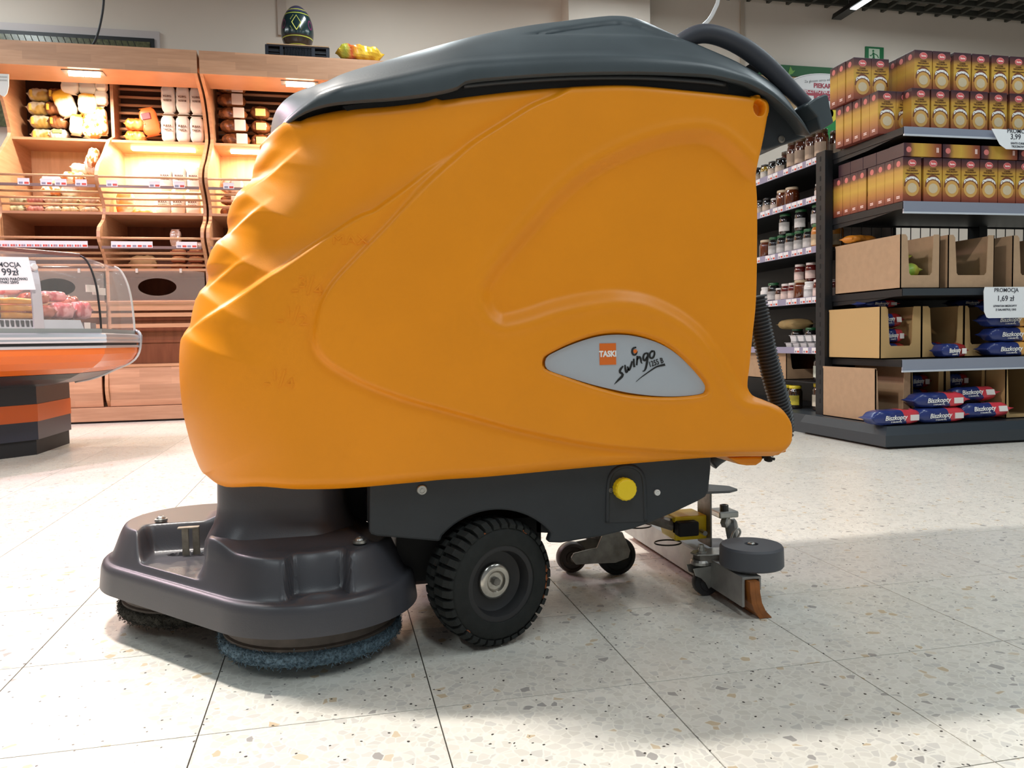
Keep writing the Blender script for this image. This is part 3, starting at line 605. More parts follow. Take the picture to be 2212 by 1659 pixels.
z -= .02*sstep(1.1, .9, hol)
# flare where the neck rises
NCX, NCY, NHX, NHY = -.092, 1.515, .108, .135
dn = np.maximum(np.abs(g2[:, 0]-NCX)-NHX, np.abs(g2[:, 1]-NCY)-NHY); z += .016*sstep(.05, 0, dn)*(z > .175)
Vd = np.column_stack([g2, z]); no = 300; ii = np.arange(NR*no).reshape(NR, no)
F_ = [(ii[i, j], ii[i, (j+1) % no], ii[i+1, (j+1) % no], ii[i+1, j]) for i in range(NR-1) for j in range(no)]
sk1 = np.column_stack([oc+(outl[:-1]-oc)*1.004, np.full(no, .113)]); sk2 = np.column_stack([oc+(outl[:-1]-oc)*1.018, np.full(no, .079)]); sk3 = np.column_stack([oc+(outl[:-1]-oc)*.985, np.full(no, .079)]); sk4 = np.column_stack([oc+(outl[:-1]-oc)*.97, np.full(no, .11)]); sk5 = np.column_stack([oc+(outl[:-1]-oc)*.02, np.full(no, .11)])
n0 = len(Vd); Vd = np.vstack([Vd, sk1, sk2, sk3, sk4, sk5]); prev = ii[-1]
for k in range(5):
    cur = n0+k*no+np.arange(no); F_ += [(prev[j], prev[(j+1) % no], cur[(j+1) % no], cur[j]) for j in range(no)]; prev = cur
deck = mk('brush_deck', Vd, F_, M_DECK, SCR, smooth=True, auto=60); fixn(deck); deck['label'] = 'dark grey moulded brush deck'
def rrect(cx, cy, hx, hy, r, z, n=8):
    out = []
    for sx, sy, a in ((1, 1, 0), (-1, 1, PI/2), (-1, -1, PI), (1, -1, 3*PI/2)):
        for t in np.linspace(a, a+PI/2, n): out.append((cx+sx*(hx-r)+r*math.cos(t), cy+sy*(hy-r)+r*math.sin(t), z))
    return out
nk = G().rings([rrect(NCX, NCY, NHX+f, NHY+f, .07, z_) for f, z_ in ((.022, .172), (.020, .19), (.014, .203), (.007, .216), (.002, .232), (0, .25), (-.002, .32))]).make('deck_neck', M_DECK, SCR, smooth=True, auto=60); fixn(nk)
for px_ in ((348, 1121), (535, 1177), (777, 1167)):
    p = onZ(*px_, .192)
    for _k in range(4): p = onZ(*px_, float(z[np.argmin(((g2-p[:2])**2).sum(1))])+.006)
    o = G().lathe(p, (0, 0, 1), [(.0115, -.004), (.0115, .0005), (.0085, .001), (.0075, .003), (.005, .0055), (.0028, .0058), (.0022, .004)], 18).make('deck_screw', M_STEEL, SCR, smooth=True, auto=40)
# clip bracket standing in the pocket
g = G(); b0 = onZ(403, 1200, .135)
for px_ in ((402, 1196), (425, 1192)):
    q_ = onZ(*px_, .142); g.box(q_[0]-.0060, q_[0]+.0060, q_[1]-.002, q_[1]+.002, .125, .190)
q0, q1 = onZ(402, 1196, .142), onZ(425, 1192, .142)
g.box(q0[0]-.012, q1[0]+.008, q0[1]-.009, q0[1]+.004, .189, .192); g.make('deck_clip', mat('clip_steel', rgb(150, 142, 128), .5, metal=.5, noise=(80, .2)), SCR, bev=.001)
def brush(c, m, mp):
    d = G().lathe((c[0], c[1], 0), (0, 0, 1), [(.02, .085), (.13, .085), (.140, .080), (.142, .052), (.145, .049), (.145, .045), (.02, .045)], 64).make('pad_driver', mat('driver_plastic', rgb(74, 66, 60), .55, noise=(60, .2)), SCR, smooth=True, auto=35)
    n_ = 200; Rr = []; kk = np.random.default_rng(int(abs(c[0])*1000))
    for r_, z_ in ((.05, .046), (.140, .047), (.1495, .043), (.1515, .037), (.151, .030), (.147, .022), (.05, .021)):
        jit = kk.normal(0, .0010 if r_ > .1 else 0, n_); Rr.append([(c[0]+(r_+jit[k])*math.cos(2*PI*k/n_), c[1]+(r_+jit[k])*math.sin(2*PI*k/n_), z_+jit[(k*7) % n_]*.7) for k in range(n_)])
    pd = fixn(G().rings(Rr).make('scrub_pad', m, d, smooth=True)); pd['label'] = mp
    fz = G()
    for k in range(2600):
        a = kk.uniform(0, 2*PI); zz = kk.uniform(.021, .046); r_ = .1505; p_ = np.array([c[0]+r_*math.cos(a), c[1]+r_*math.sin(a), zz]); e = np.array([math.cos(a), math.sin(a), 0]); t_ = np.array([-math.sin(a), math.cos(a), 0])
        d1 = t_*kk.normal(0, .0035)+np.array([0, 0, kk.normal(0, .003)])+e*abs(kk.normal(0, .0022)); w_ = np.cross(d1, e); w_ = w_/(np.linalg.norm(w_)+1e-9)*.00045
        fz.add([p_-w_, p_+w_, p_+d1+w_, p_+d1-w_, p_+e*.0009], [(0, 1, 2, 3), (0, 4, 3), (1, 2, 4)])
    o = fz.make('pad_fibres', m, d); o['kind'] = 'stuff'
brush(CA, mat('blue_pad', rgb(96, 118, 132), .95, noise=(260, .55), bump=(500, .8)), 'blue-grey fibrous scrub pad')
brush(CB, mat('dark_pad', rgb(58, 56, 50), .95, noise=(260, .5), bump=(500, .8)), 'dark fibrous scrub pad')

# ---- twin castor under the rear
ca = onZ(1238, 1238, 0); cb = onZ(1336, 1243, 0)
for (c, r_, wd, m) in ((ca, .034, .026, mat('castor_brown', rgb(66, 54, 44), .5, noise=(40, .2))), (cb, .042, .032, MATS['tyre_rubber'])):
    G().lathe((c[0], c[1]-.002, r_), (0, 1, 0), [(.006, 0), (r_*.42, 0), (r_*.45, .003), (r_*.7, .003), (r_*.76, -.001), (r_*.92, .001), (r_, .006), (r_, wd-.006), (r_*.9, wd), (.006, wd)], 40).make('castor_wheel', m, SCR, smooth=True, auto=40)
    G().lathe((c[0], c[1]-.006, r_), (0, 1, 0), [(.004, -.004), (.008, -.003), (.008, .004)], 12).make('castor_bolt', M_STEELD, SCR)
pl = [tuple(onY(x, y, cb[1]-.016)[[0, 2]]) for x, y in ((1234, 1206), (1240, 1196), (1262, 1190), (1290, 1184), (1300, 1160), (1312, 1145), (1345, 1150), (1362, 1190), (1358, 1205), (1330, 1216), (1280, 1218), (1245, 1220))]
fixn(G().prismY(pl, cb[1]-.016, cb[1]-.010).make('castor_plate', mat('plate_worn', rgb(150, 148, 140), .55, metal=.3, noise=(50, .25)), SCR, bev=.001))
fixn(G().prismY(pl, cb[1]+.060, cb[1]+.066).make('castor_plate', mat('plate_worn', rgb(150, 148, 140), .55, metal=.3, noise=(50, .25)), SCR, bev=.001))
G().lathe((ca[0]+.07, ca[1]+.012, .075), (0, 0, 1), [(.01, 0), (.026, .0), (.026, .03), (.012, .04), (.012, .14)], 16).make('castor_stem', M_STEELD, SCR)

# ---- squeegee
SX = .742
bar = [(SX-.018, .020), (SX-.018, .076), (SX+.020, .076), (SX+.020, .050), (SX+.016, .050), (SX+.016, .071), (SX-.013, .071), (SX-.013, .020)]
fixn(G().prismY(bar, 1.335, 1.95).make('squeegee_bar', mat('alu_bar', rgb(150, 150, 148), .45, metal=.55, noise=(30, .15)), SCR, bev=.0008))
cv = [(0, .070), (.001, .050), (.004, .030), (.010, .014), (.020, .0008)]
for k in range(2):
    x_ = SX-.010+.0098*k; L_ = [(x_+dx, zz) for dx, zz in cv]; R_ = [(x_+.0096+dx*(1+.25*k), zz) for dx, zz in cv]
    fixn(G().prismY(L_+R_[::-1], 1.322, 1.96).make('squeegee_blade', mat('amber_rubber', rgb(150, 88, 36), .35, spec=.5, noise=(40, .25)), SCR))
bp = onZ(1621, 1216, .086); br_ = .059
bc = np.array([bp[0]+.002, bp[1]+.0, .082])
G().lathe(bc, (0, 0, 1), [(.008, 0), (br_-.001, 0), (br_+.001, .003), (br_, .036), (br_-.003, .040), (.013, .041), (.011, .035), (.005, .035)], 56).make('bumper_roller', mat('roller_grey', rgb(78, 80, 86), .5, spec=.4), SCR, smooth=True, auto=35)
G().lathe(bc+np.array([0, 0, .034]), (0, 0, 1), [(.0072, 0), (.0072, .008), (.0055, .0095), (.003, .0095), (.0028, .006)], 16).make('roller_bolt', M_STEEL, SCR)
# arm plate to the castor, castor fork, wheel
sc_c = onZ(1518, 1285, 0); scx, scy = sc_c[0], sc_c[1]
arm = [(scx-.018, scy-.014), (scx+.03, scy-.026), (scx+.09, scy-.03), (scx+.11, scy+.02), (scx+.04, scy+.028), (scx-.01, scy+.022), (scx-.024, scy+.006)]
fixn(G().prismZ(arm, .084, .087).make('arm_plate', M_STEEL, SCR, bev=.001)); fixn(G().prismZ([(x*.9+scx*.1+.004, y) for x, y in arm], .070, .084).make('arm_block', M_STEELD, SCR))
G().lathe((scx-.002, scy, .086), (0, 0, 1), [(.010, 0), (.010, .004), (.0065, .004), (.0065, .010), (.005, .010), (.005, .017), (.001, .017)], 12).make('arm_bolt', M_STEEL, SCR)
G().lathe((scx-.004, scy, .068), (0, 0, -1), [(.018, -.006), (.021, -.002), (.021, .003), (.016, .006)], 20).make('castor_swivel', M_STEEL, SCR)
fk = [(scx-.028, .060), (scx+.018, .064), (scx+.020, .040), (scx+.012, .022), (scx+.005, .017), (scx-.002, .030), (scx-.012, .040), (scx-.024, .046)]
for yy in (scy-.018, scy+.014): fixn(G().prismY(fk, yy, yy+.003).make('castor_fork', M_STEEL, SCR, bev=.0008))
G().lathe((scx+.006, scy-.012, .0265), (0, 1, 0), [(.004, 0), (.015, 0), (.016, .003), (.0250, .003), (.0265, .006), (.0265, .019), (.0245, .022), (.004, .022)], 32).make('squeegee_castor', mat('castor_black', rgb(48, 48, 50), .5), SCR, smooth=True, auto=40)
# upright plate with flange, yellow clamp, rings, bolt block
vp = onY(1517, 1120, 1.56); vx = vp[0]
fl = flat([(1484, 1085), (1519, 1078), (1524, 1158), (1496, 1155), (1488, 1110)], 1.56)
G().box(vx-.004, vx, 1.515, 1.575, .085, .205).make('upright_plate', M_STEELD, SCR, bev=.001)
fixn(G().prismZ([(vx-.02, 1.50), (vx+.03, 1.495), (vx+.055, 1.51), (vx+.055, 1.545), (vx+.02, 1.58), (vx-.02, 1.58)], .2, .205).make('lift_flange', mat('flange_grey', rgb(104, 108, 110), .45, metal=.5), SCR, bev=.001))
fixn(G().prismX([(1.53, .10), (1.53, .15), (1.60, .15), (1.62, .13), (1.60, .10)], vx-.075, vx-.004).make('clamp', MATS['yellow_plastic'], SCR, bev=.003))
fixn(G().prismX([(1.51, .112), (1.51, .142), (1.545, .142), (1.545, .112)], vx-.075, vx-.030).make('clamp_grip', M_BLK, SCR, bev=.004))
G().cyl((vx-.02, 1.525, .118), (vx-.02, 1.505, .118), .005, n=12).make('clamp_bolt', M_STEEL, SCR)
def ringo(c, R_, r_, name, m, tilt=0):
    P_ = [(c[0]+R_*math.cos(t), c[1]+R_*math.sin(t)*.8, c[2]+math.sin(t)*tilt) for t in np.linspace(0, 2*PI, 25)]; return G().tube(P_, r_, 6, cap=False).make(name, m, SCR, smooth=True)
M_WIRE = mat('dark_wire', rgb(40, 36, 33), .4, metal=.6)
ringo((vx-.085, 1.545, .094), .028, .0016, 'key_ring', M_WIRE); ringo((vx-.120, 1.62, .115), .028, .0016, 'key_ring', M_WIRE)
for k in range(3): ringo((vx+.092, 1.56, .066+.005*k), .024, .0028, 'spring_coil', mat('black_wire', rgb(24, 24, 25), .3, metal=.5))
G().box(vx+.040, vx+.085, 1.56, 1.61, .132, .146).make('bolt_block', M_STEEL, SCR, bev=.003)
G().lathe((vx+.058, 1.575, .146), (0, 0, 1), [(.0095, 0), (.0095, .012), (.008, .013), (.005, .013), (.004, .007)], 14).make('socket_bolt', mat('dark_bolt', rgb(72, 70, 68), .4, metal=.7), SCR)
G().lathe((vx+.056, 1.575, .122), (.5, -.8, 0), [(.0125, 0), (.0125, .012), (.008, .014)], 6).make('hex_nut', M_STEEL, SCR)
G().lathe((vx+.078, 1.585, .098), (1, -.6, .2), [(.022, -.008), (.026, 0), (.026, .012), (.02, .016)], 20).make('pivot_hub', mat('cast_zinc', rgb(150, 152, 152), .4, metal=.6), SCR, smooth=True, auto=40)
G().tube(catmull([(vx+.060, 1.55, .085), (vx+.064, 1.545, .105), (vx+.074, 1.545, .113), (vx+.080, 1.545, .104), (vx+.072, 1.545, .09), (vx+.068, 1.545, .083)], 24), .0022, 6).make('hook_pin', M_STEEL, SCR, smooth=True)
fixn(G().prismZ([(vx-.03, 1.52), (vx+.06, 1.50), (vx+.062, 1.6), (vx-.03, 1.63)], .074, .08).make('squeegee_plate', mat('plate_grey', rgb(120, 124, 130), .4, metal=.4), SCR, bev=.001))
G().tube([(vx-.13, YC, .15), (vx-.02, YC, .11)], .012, 10).make('tow_arm', M_STEELD, SCR)

# ---- ribbed suction hose at the rear
hz = [(1632, 640), (1641, 690), (1658, 760), (1676, 820), (1694, 870), (1706, 910), (1708, 940), (1697, 962), (1672, 975), (1630, 985)]
P_ = catmull(trY(hz, 1.40), 600); P_[:, 1] += np.linspace(0, 1, 600)**2*.05
arcl = np.r_[0, np.cumsum(np.linalg.norm(np.diff(P_, axis=0), axis=1))]
rad = .0185+.0022*np.sign(np.sin(arcl/.0068*2*PI))*np.abs(np.sin(arcl/.0068*2*PI))**.5
hs = G().tube(P_, rad, 20).make('suction_hose', mat('hose_rubber', rgb(52, 54, 57), .5, spec=.4), SCR, smooth=True); hs['label'] = 'ribbed black suction hose'
G().tube(catmull(trY([(1560, 978), (1545, 988), (1534, 998)], 1.5), 30), .018, 14).make('hose_stub', MATS['hose_rubber'], SCR, smooth=True)
# ------------------------------------------------------------------ bakery display
M_BEECH = nodemat('beech', .42, .4)[0]
def wood(m, c1, c2, sc=(1.2, 1.2, 14), planks=None):
    nt = m.node_tree; b = nt.nodes['Principled BSDF']; tc = [n for n in nt.nodes if n.type == 'TEX_COORD'][0]
    mp = nt.nodes.new('ShaderNodeMapping'); mp.inputs['Scale'].default_value = sc; nt.links.new(tc.outputs['Object'], mp.inputs[0])
    n = nt.nodes.new('ShaderNodeTexNoise'); n.inputs['Scale'].default_value = 4; n.inputs['Detail'].default_value = 5; nt.links.new(mp.outputs[0], n.inputs['Vector'])
    cr = nt.nodes.new('ShaderNodeValToRGB'); cr.color_ramp.elements[0].color = (*c1, 1); cr.color_ramp.elements[1].color = (*c2, 1); cr.color_ramp.elements[0].position = .35; cr.color_ramp.elements[1].position = .65
    nt.links.new(n.outputs['Fac'], cr.inputs[0]); out = cr.outputs[0]
    if planks:
        br = nt.nodes.new('ShaderNodeTexBrick'); br.inputs['Scale'].default_value = 1; br.inputs['Mortar Size'].default_value = 0; br.inputs['Brick Width'].default_value = planks[0]; br.inputs['Row Height'].default_value = planks[1]; br.inputs['Bias'].default_value = 0
        br.inputs['Color1'].default_value = (.82, .80, .78, 1); br.inputs['Color2'].default_value = (1.1, 1.08, 1.05, 1)
        sx = nt.nodes.new('ShaderNodeSeparateXYZ'); nt.links.new(tc.outputs['Object'], sx.inputs[0]); cx = nt.nodes.new('ShaderNodeCombineXYZ'); nt.links.new(sx.outputs[0], cx.inputs[0]); nt.links.new(sx.outputs[2], cx.inputs[1]); nt.links.new(cx.outputs[0], br.inputs['Vector'])
        mu = nt.nodes.new('ShaderNodeMix'); mu.data_type = 'RGBA'; mu.blend_type = 'MULTIPLY'; mu.inputs[0].default_value = 1; nt.links.new(out, mu.inputs[6]); nt.links.new(br.outputs[0], mu.inputs[7]); out = mu.outputs[2]
    nt.links.new(out, b.inputs['Base Color']); return m
wood(M_BEECH, rgb(190, 142, 106), rgb(202, 154, 118))
M_STAVE = wood(nodemat('beech_staves', .42, .4)[0], rgb(190, 146, 116), rgb(202, 158, 128), planks=(.42, .052))
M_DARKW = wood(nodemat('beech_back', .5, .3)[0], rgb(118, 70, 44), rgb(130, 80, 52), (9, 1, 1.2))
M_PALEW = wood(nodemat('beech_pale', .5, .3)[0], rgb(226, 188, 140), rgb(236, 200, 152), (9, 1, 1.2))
HB, HT, FYB = 2.405, 2.562, 6.02; BKY = 6.84
def lamp_in(unit, x, y):
    G().box(x-.13, x+.13, y-.04, y+.06, HB-.006, HB-.001).make('lamp_frame', mat('lamp_grey', rgb(150, 140, 130), .4, metal=.4), unit)
    t = G(); t.tube([(x-.095, y+.01, HB-.016), (x-.002, y+.01, HB-.016)], .013, 10).make('lamp_tube', mat('lamp_glow', (1, .8, .55), .5, emit=((1.0, .86, .66), 30)), unit)
    G().tube([(x+.004, y+.01, HB-.016), (x+.10, y+.01, HB-.016)], .013, 10).make('lamp_tube', MATS['lamp_glow'], unit)
    area_light('bakery_lamp', (x, y+.02, HB-.04), .2, .08, 30, (1.0, .84, .66))
EDGE = [(FYB, HB), (6.06, 2.385), (6.23, 2.33), (6.33, 2.26), (6.39, 2.17), (6.44, 2.06), (6.37, 1.985), (6.22, 1.86), (6.10, 1.78), (6.045, 1.70), (6.06, 1.655), (6.12, 1.61), (6.19, 1.545), (6.21, 1.49), (6.18, 1.42), (6.10, 1.375), (6.045, 1.34), (6.03, 1.29), (6.04, 1.255), (6.09, 1.215), (6.15, 1.165), (6.21, 1.09), (6.22, 1.02), (6.22, .40)]
def bakery(x0, xm, x1, label, tags1, tags2, slats):
    u = thing('bakery_display', label, 'bakery display', ((x0+x1)/2, 6.4, 0))
    G().box(x0, x1-.002, FYB, FYB+.02, HB, HT).make('header_panel', M_STAVE, u)
    G().box(x0, x1-.002, FYB+.02, 6.36, HB, HB+.018).make('soffit', M_BEECH, u); G().box(x0, x1-.002, FYB+.02, BKY, HT-.018, HT).make('top_panel', M_BEECH, u)
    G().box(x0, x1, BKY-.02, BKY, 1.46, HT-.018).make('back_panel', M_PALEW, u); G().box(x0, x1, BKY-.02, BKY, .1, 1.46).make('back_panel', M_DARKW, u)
    e = catmull(EDGE, 70)
    for xx in (x0, x1-.024): fixn(G().prismX(e.tolist()+[(BKY-.02, .40), (BKY-.02, HT-.018), (6.362, HT-.018), (6.362, HB)], xx, xx+.022).make('divider', M_BEECH, u))
    k0 = int(np.argmin(np.abs(e[:, 1]-2.06)))
    fixn(G().prismX([(6.56, HT-.018), (6.56, 2.08)]+[(y_, z_) for y_, z_ in e.tolist() if z_ < 2.05]+[(BKY-.02, .40), (BKY-.02, HT-.018)], xm-.011, xm+.011).make('divider', M_BEECH, u))
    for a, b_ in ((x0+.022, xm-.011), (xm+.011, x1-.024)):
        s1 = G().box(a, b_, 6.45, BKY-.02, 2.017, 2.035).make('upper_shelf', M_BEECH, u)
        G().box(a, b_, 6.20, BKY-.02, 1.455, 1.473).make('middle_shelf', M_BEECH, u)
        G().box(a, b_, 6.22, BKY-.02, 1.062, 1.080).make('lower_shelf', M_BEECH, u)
        G().box(a, b_, BKY-.06, BKY-.02, 2.035, HT-.018).make('dark_back', mat('shadow_back', rgb(70, 44, 30), .8), u)  # dark board for the gap at the back, its shade put into the colour
        if slats or a > xm:
            for k in range(7): G().tube([(a, 6.72, 2.12+.06*k), (b_, 6.72, 2.12+.06*k)], .011, 8).make('dowel', M_BEECH, u, smooth=True)
        for z_, y_ in ((1.690, 6.05), (1.597, 6.13), (1.560, 6.17), (1.520, 6.20), (1.272, 6.045), (1.178, 6.13), (1.142, 6.17), (1.100, 6.20)):
            G().tube([(a, y_, z_), (b_, y_, z_)], .0085, 8).make('dowel', M_BEECH, u, smooth=True)
        for z_, y_, tg in ((1.645, 6.06, tags1), (1.228, 6.06, tags2)):
            st = G().box(a, b_, y_, y_+.004, z_-.024, z_-.008).make('price_strip', mat('strip_grey', rgb(128, 104, 98), .4), u)
            G().box(a, b_, y_-.006, y_+.006, z_-.028, z_-.022).make('strip_edge', mat('strip_edge', rgb(120, 100, 96), .3, metal=.3), st)
            for f in tg.get(a > xm, ()): setattr(place(tag_mesh(), 'price_tag', st, (a+(b_-a)*f, y_-.001, z_+.002)), 'scale', (1.45, 1, 1.45))
        if (a > xm) != slats or slats:
            yy_ = 6.62; G().box(a+.1, b_-.1, yy_-.03, yy_+.03, 2.003, 2.016).make('under_shelf_lamp', mat('lamp_glow2', (1, .86, .62), .5, emit=((1.0, .86, .62), 12)), u)
            area_light('under_shelf_light', ((a+b_)/2, yy_, 2.0), b_-a-.2, .06, 16 if not slats else 7, (1.0, .84, .62))
        # clear bin front with an oval opening
        n = 40; cx, cz = (a+b_)/2, .945; out = []; inn = []
        for k in range(n):
            t = 2*PI*k/n; c, s_ = math.cos(t), math.sin(t); m_ = max(abs(c)/((b_-a)/2-.004), abs(s_)/.115); out.append((cx+c/m_, cz+s_/m_)); inn.append((cx+.128*c, cz+.062*s_))
        V_ = [(x, 6.175+(.0 if abs(z-cz) < .1 else .0), z) for x, z in out]+[(x, 6.175, z) for x, z in inn]; V2_ = [(x, y+.004, z) for x, y, z in V_]
        F_ = [(k, (k+1) % n, n+(k+1) % n, n+k) for k in range(n)]; F_ += [tuple(q+2*n for q in reversed(f)) for f in F_[:n]]+[(n+k, n+(k+1) % n, 3*n+(k+1) % n, 3*n+k) for k in range(n)]
        mk('clear_flap', V_+V2_, F_, mat('clear_plexi', rgb(226, 206, 190), .12, spec=.7, alpha=.14), u)
        for q in (.3, .75): G().box(a+(b_-a)*q-.008, a+(b_-a)*q+.008, 6.165, 6.18, 1.045, 1.075).make('flap_hinge', mat('hinge_white', rgb(206, 200, 190), .3), u)
        G().box(a, b_, 6.19, 6.21, .780, .838).make('slat', M_BEECH, u); G().tube([(a, 6.16, .842), (b_, 6.16, .842)], .006, 8).make('dowel', M_BEECH, u)
        for z_ in (.748, .672): G().box(a, b_, 6.18, 6.20, z_-.014, z_+.014).make('slat', M_BEECH, u)
        G().box(a, b_, 6.25, BKY-.02, .55, .57).make('bin_bottom', M_DARKW, u)
        G().box(a, b_, 6.26, 6.27, .40, .86).make('bin_inner', M_DARKW, u)
        G().box(a-.02, b_+.02, FYB+.02, 6.24, .385, .400).make('counter_top', M_BEECH, u)
        fixn(G().prismX([(FYB+.04, .112), (FYB+.02, .24), (FYB+.03, .385), (FYB+.05, .385), (FYB+.05, .112)], a+.012, b_-.012).make('drawer_front', M_STAVE, u))
        fixn(G().prismX(catmull([(FYB+.06, .11), (FYB+.015, .17), (FYB+.0, .25), (FYB+.03, .385)], 12).tolist()+[(6.3, .385), (6.3, .11)], a-.011, a+.011).make('drawer_end', M_BEECH, u))
    G().box(x0, x1, FYB, 6.6, .014, .108).make('plinth', M_STAVE, u); G().box(x0, x1, FYB+.012, 6.6, 0, .014).make('plinth_foot', mat('foot_dark', rgb(30, 22, 20), .8), u)
    G().box(x0, x1, 6.6, BKY, .014, .40).make('base_body', M_DARKW, u)
    return u
u1 = bakery(-2.20, -1.535, -.852, 'beech bakery display with lit shelves, left of the joint', {False: (.30, .52, .66, .86), True: (.13, .55, .80)}, {False: tuple(np.linspace(.06, .84, 11)), True: (.15, .24, .35, .45, .80, .90)}, False)
lamp_in(u1, -1.60, 6.11)
u2 = bakery(-.838, -.18, .48, 'beech bakery display with brown loaves, right of the joint', {False: (.22, .5), True: (.3,)}, {False: (.2, .6), True: (.4,)}, True)
lamp_in(u2, -.17, 6.11)

# ---- goods in the bakery display
def mx2(name, c1, c2, scale=14, lo=.45, hi=.55, rough=.35, spec=.5):
    m, nt, b, tc, sp = nodemat(name, rough, spec); n = nt.nodes.new('ShaderNodeTexNoise'); n.inputs['Scale'].default_value = scale; n.inputs['Detail'].default_value = 2; nt.links.new(tc.outputs['Object'], n.inputs['Vector'])
    cr = nt.nodes.new('ShaderNodeValToRGB'); e = cr.color_ramp.elements; e[0].position = lo; e[0].color = (*c1, 1); e[1].position = hi; e[1].color = (*c2, 1); nt.links.new(n.outputs['Fac'], cr.inputs[0]); nt.links.new(cr.outputs[0], b.inputs['Base Color']); return m
def upright(w_, h_, t_, seed, wr=.022, fin=.05, p=4.6):
    g = pillow(h_/2, w_/2, t_/2, seed, fin=fin, p=p, wr=wr); g.V = [(y, z-t_/2, x+h_/2) for x, y, z in g.V]; zz = min(v[2] for v in g.V); g.V = [(x, y, z-zz) for x, y, z in g.V]; return g
PXM = 1/ (1740.62/6.3)
def good(name, kind, px, wpx, hpx, m, label, cat, group, Y=6.55, rot=0, seed=0, base=None, t_=.10, rz=0, lab=None, txt=None):
    """one package: centre pixel gives x and z on plane Y, sizes in pixels of the photo"""
    c = onY(*px, Y); sx = wpx*Y/FPX*.86; sz = hpx*Y/FPX*.95; t_ *= .92
    z0 = c[2]-sz/2 if base is None else base
    if base is None and c[2] > 2.0: z0 = min(max(z0, 2.038), HT-.035-sz)
    if kind == 'up': g = upright(sx, sz, t_, seed)
    else: g = pillow(sx/2, t_/2, sz/2, seed, fin=.14 if kind == 'wrap' else .0, wr=.035, round_=(kind == 'loaf'))
    if lab or txt:
        r_ = thing(name, label, cat, (c[0], Y, z0), group)
        me = bpy.data.meshes.new('wrapper'); me.from_pydata(g.V, [], g.F); me.polygons.foreach_set('use_smooth', [True]*len(me.polygons)); link('wrapper', me, m, r_)
        yf = -t_/2-.004
        if lab:
            fx, fw, fz, fh, col = lab; mm = mat('lab_%d_%d_%d' % col, rgb(*col), .5)
            G().box(c[0]+fx*sx-fw*sx/2, c[0]+fx*sx+fw*sx/2, Y+yf-.003, Y+yf+.012, z0+fz*sz-fh*sz/2, z0+fz*sz+fh*sz/2).make('label', mm, r_, bev=.004)
        if txt:
            for (s, sc_, fz, up) in txt:
                text(s, sc_*sx, mat('bag_ink', rgb(110, 84, 74), .6), r_, (c[0], Y+yf-.004, z0+fz*sz), xd=(up, 0, 0), ud=(0, 0, up), offset=.001)
        r_.rotation_euler = (0, rot, rz); return r_
    o = g.make(name, m, None, smooth=True); o.location = (c[0], Y, z0); o.rotation_euler = (0, rot, rz); return tag(o, label, cat, group)
M_PASTA = mx2('pasta_bag', rgb(206, 196, 172), rgb(182, 150, 76), 9, .48, .56); M_LOAFB = mx2('brown_bag', rgb(120, 70, 40), rgb(166, 110, 66), 10); M_WOR = rampmat('white_orange_bag', 2, 0, .2, [(0, rgb(236, 170, 50)), (.2, rgb(238, 226, 206)), (.7, rgb(244, 236, 220)), (.85, rgb(240, 180, 60))], .35, jitter=.06)
M_ORB = mx2('orange_pack', rgb(222, 110, 44), rgb(236, 170, 100), 12); M_WHB = mat('white_paper_bag', rgb(238, 230, 222), .5, bump=(40, .2)); M_BRD = mx2('brown_bread', rgb(92, 50, 28), rgb(140, 84, 48), 16, rough=.2, spec=.7); M_CLB = mx2('clear_wrap', rgb(186, 150, 124), rgb(226, 206, 190), 22, rough=.12, spec=.8)
M_PRET = mx2('pretzel_bag', rgb(236, 216, 186), rgb(190, 110, 50), 26, .5, .58)
gq = 'goods in the bakery display'; ZU = 2.036
for k, (px_, s_) in enumerate((((93, 270), 1), ((89, 247), 2), ((84, 220), 3), ((86, 193), 4))):
    good('pasta_bag', 'wrap', px_, 48, 25, M_PASTA, 'clear pasta bag, %s from the bottom of the far left column' % ORDN[k], 'pasta bag', gq, Y=6.62, seed=s_, base=ZU+.098*k, t_=.12, lab=(-.28, .12, .5, .55, (226, 196, 84)))
for k, (px_, m, c_) in enumerate((((128, 268), mat('clear_box', rgb(206, 196, 186), .2, spec=.6), (150, 190, 110)), ((126, 245), M_LOAFB, (236, 196, 70)), ((118, 219), M_LOAFB, (236, 196, 70)), ((124, 192), M_LOAFB, (236, 196, 70)))):
    good('bread_bag', 'wrap', px_, 40, 25, m, 'brown bag in the second column of the left bakery shelf, %s from bottom' % ORDN[k], 'bread bag', gq, Y=6.60, seed=20+k, base=ZU+.098*k, t_=.12, lab=(-.25 if k else 0, .14 if k else .5, .5 if k else .75, .5 if k else .3, c_))
spec_ = [((150, 178), 36, 46, .08, M_WOR), ((152, 222), 40, 58, -.35, M_WOR), ((163, 270), 26, 44, .1, M_WOR), ((190, 184), 36, 46, 0, M_WOR), ((188, 225), 38, 44, .05, M_WOR), ((196, 270), 40, 56, .12, M_PRET), ((219, 180), 24, 34, 0, M_WOR), ((219, 212), 26, 32, 0, M_WOR), ((222, 262), 22, 60, -.06, M_PRET)]
pos_ = ['upper, beside the brown bags', 'tilted in the middle', 'small at the bottom', 'upper, under the lamp', 'middle, under the lamp', 'large at the bottom', 'uppermost beside the divider', 'middle beside the divider', 'lowest beside the divider']
for k, (px_, w_, h_, r_, m) in enumerate(spec_): good('snack_bag', 'up', px_, w_, h_, m, 'white and orange snack bag, %s of the left bakery shelf' % pos_[k], 'snack bag', gq, Y=6.52+.02*(k % 2), rot=r_, seed=40+k, t_=.08)
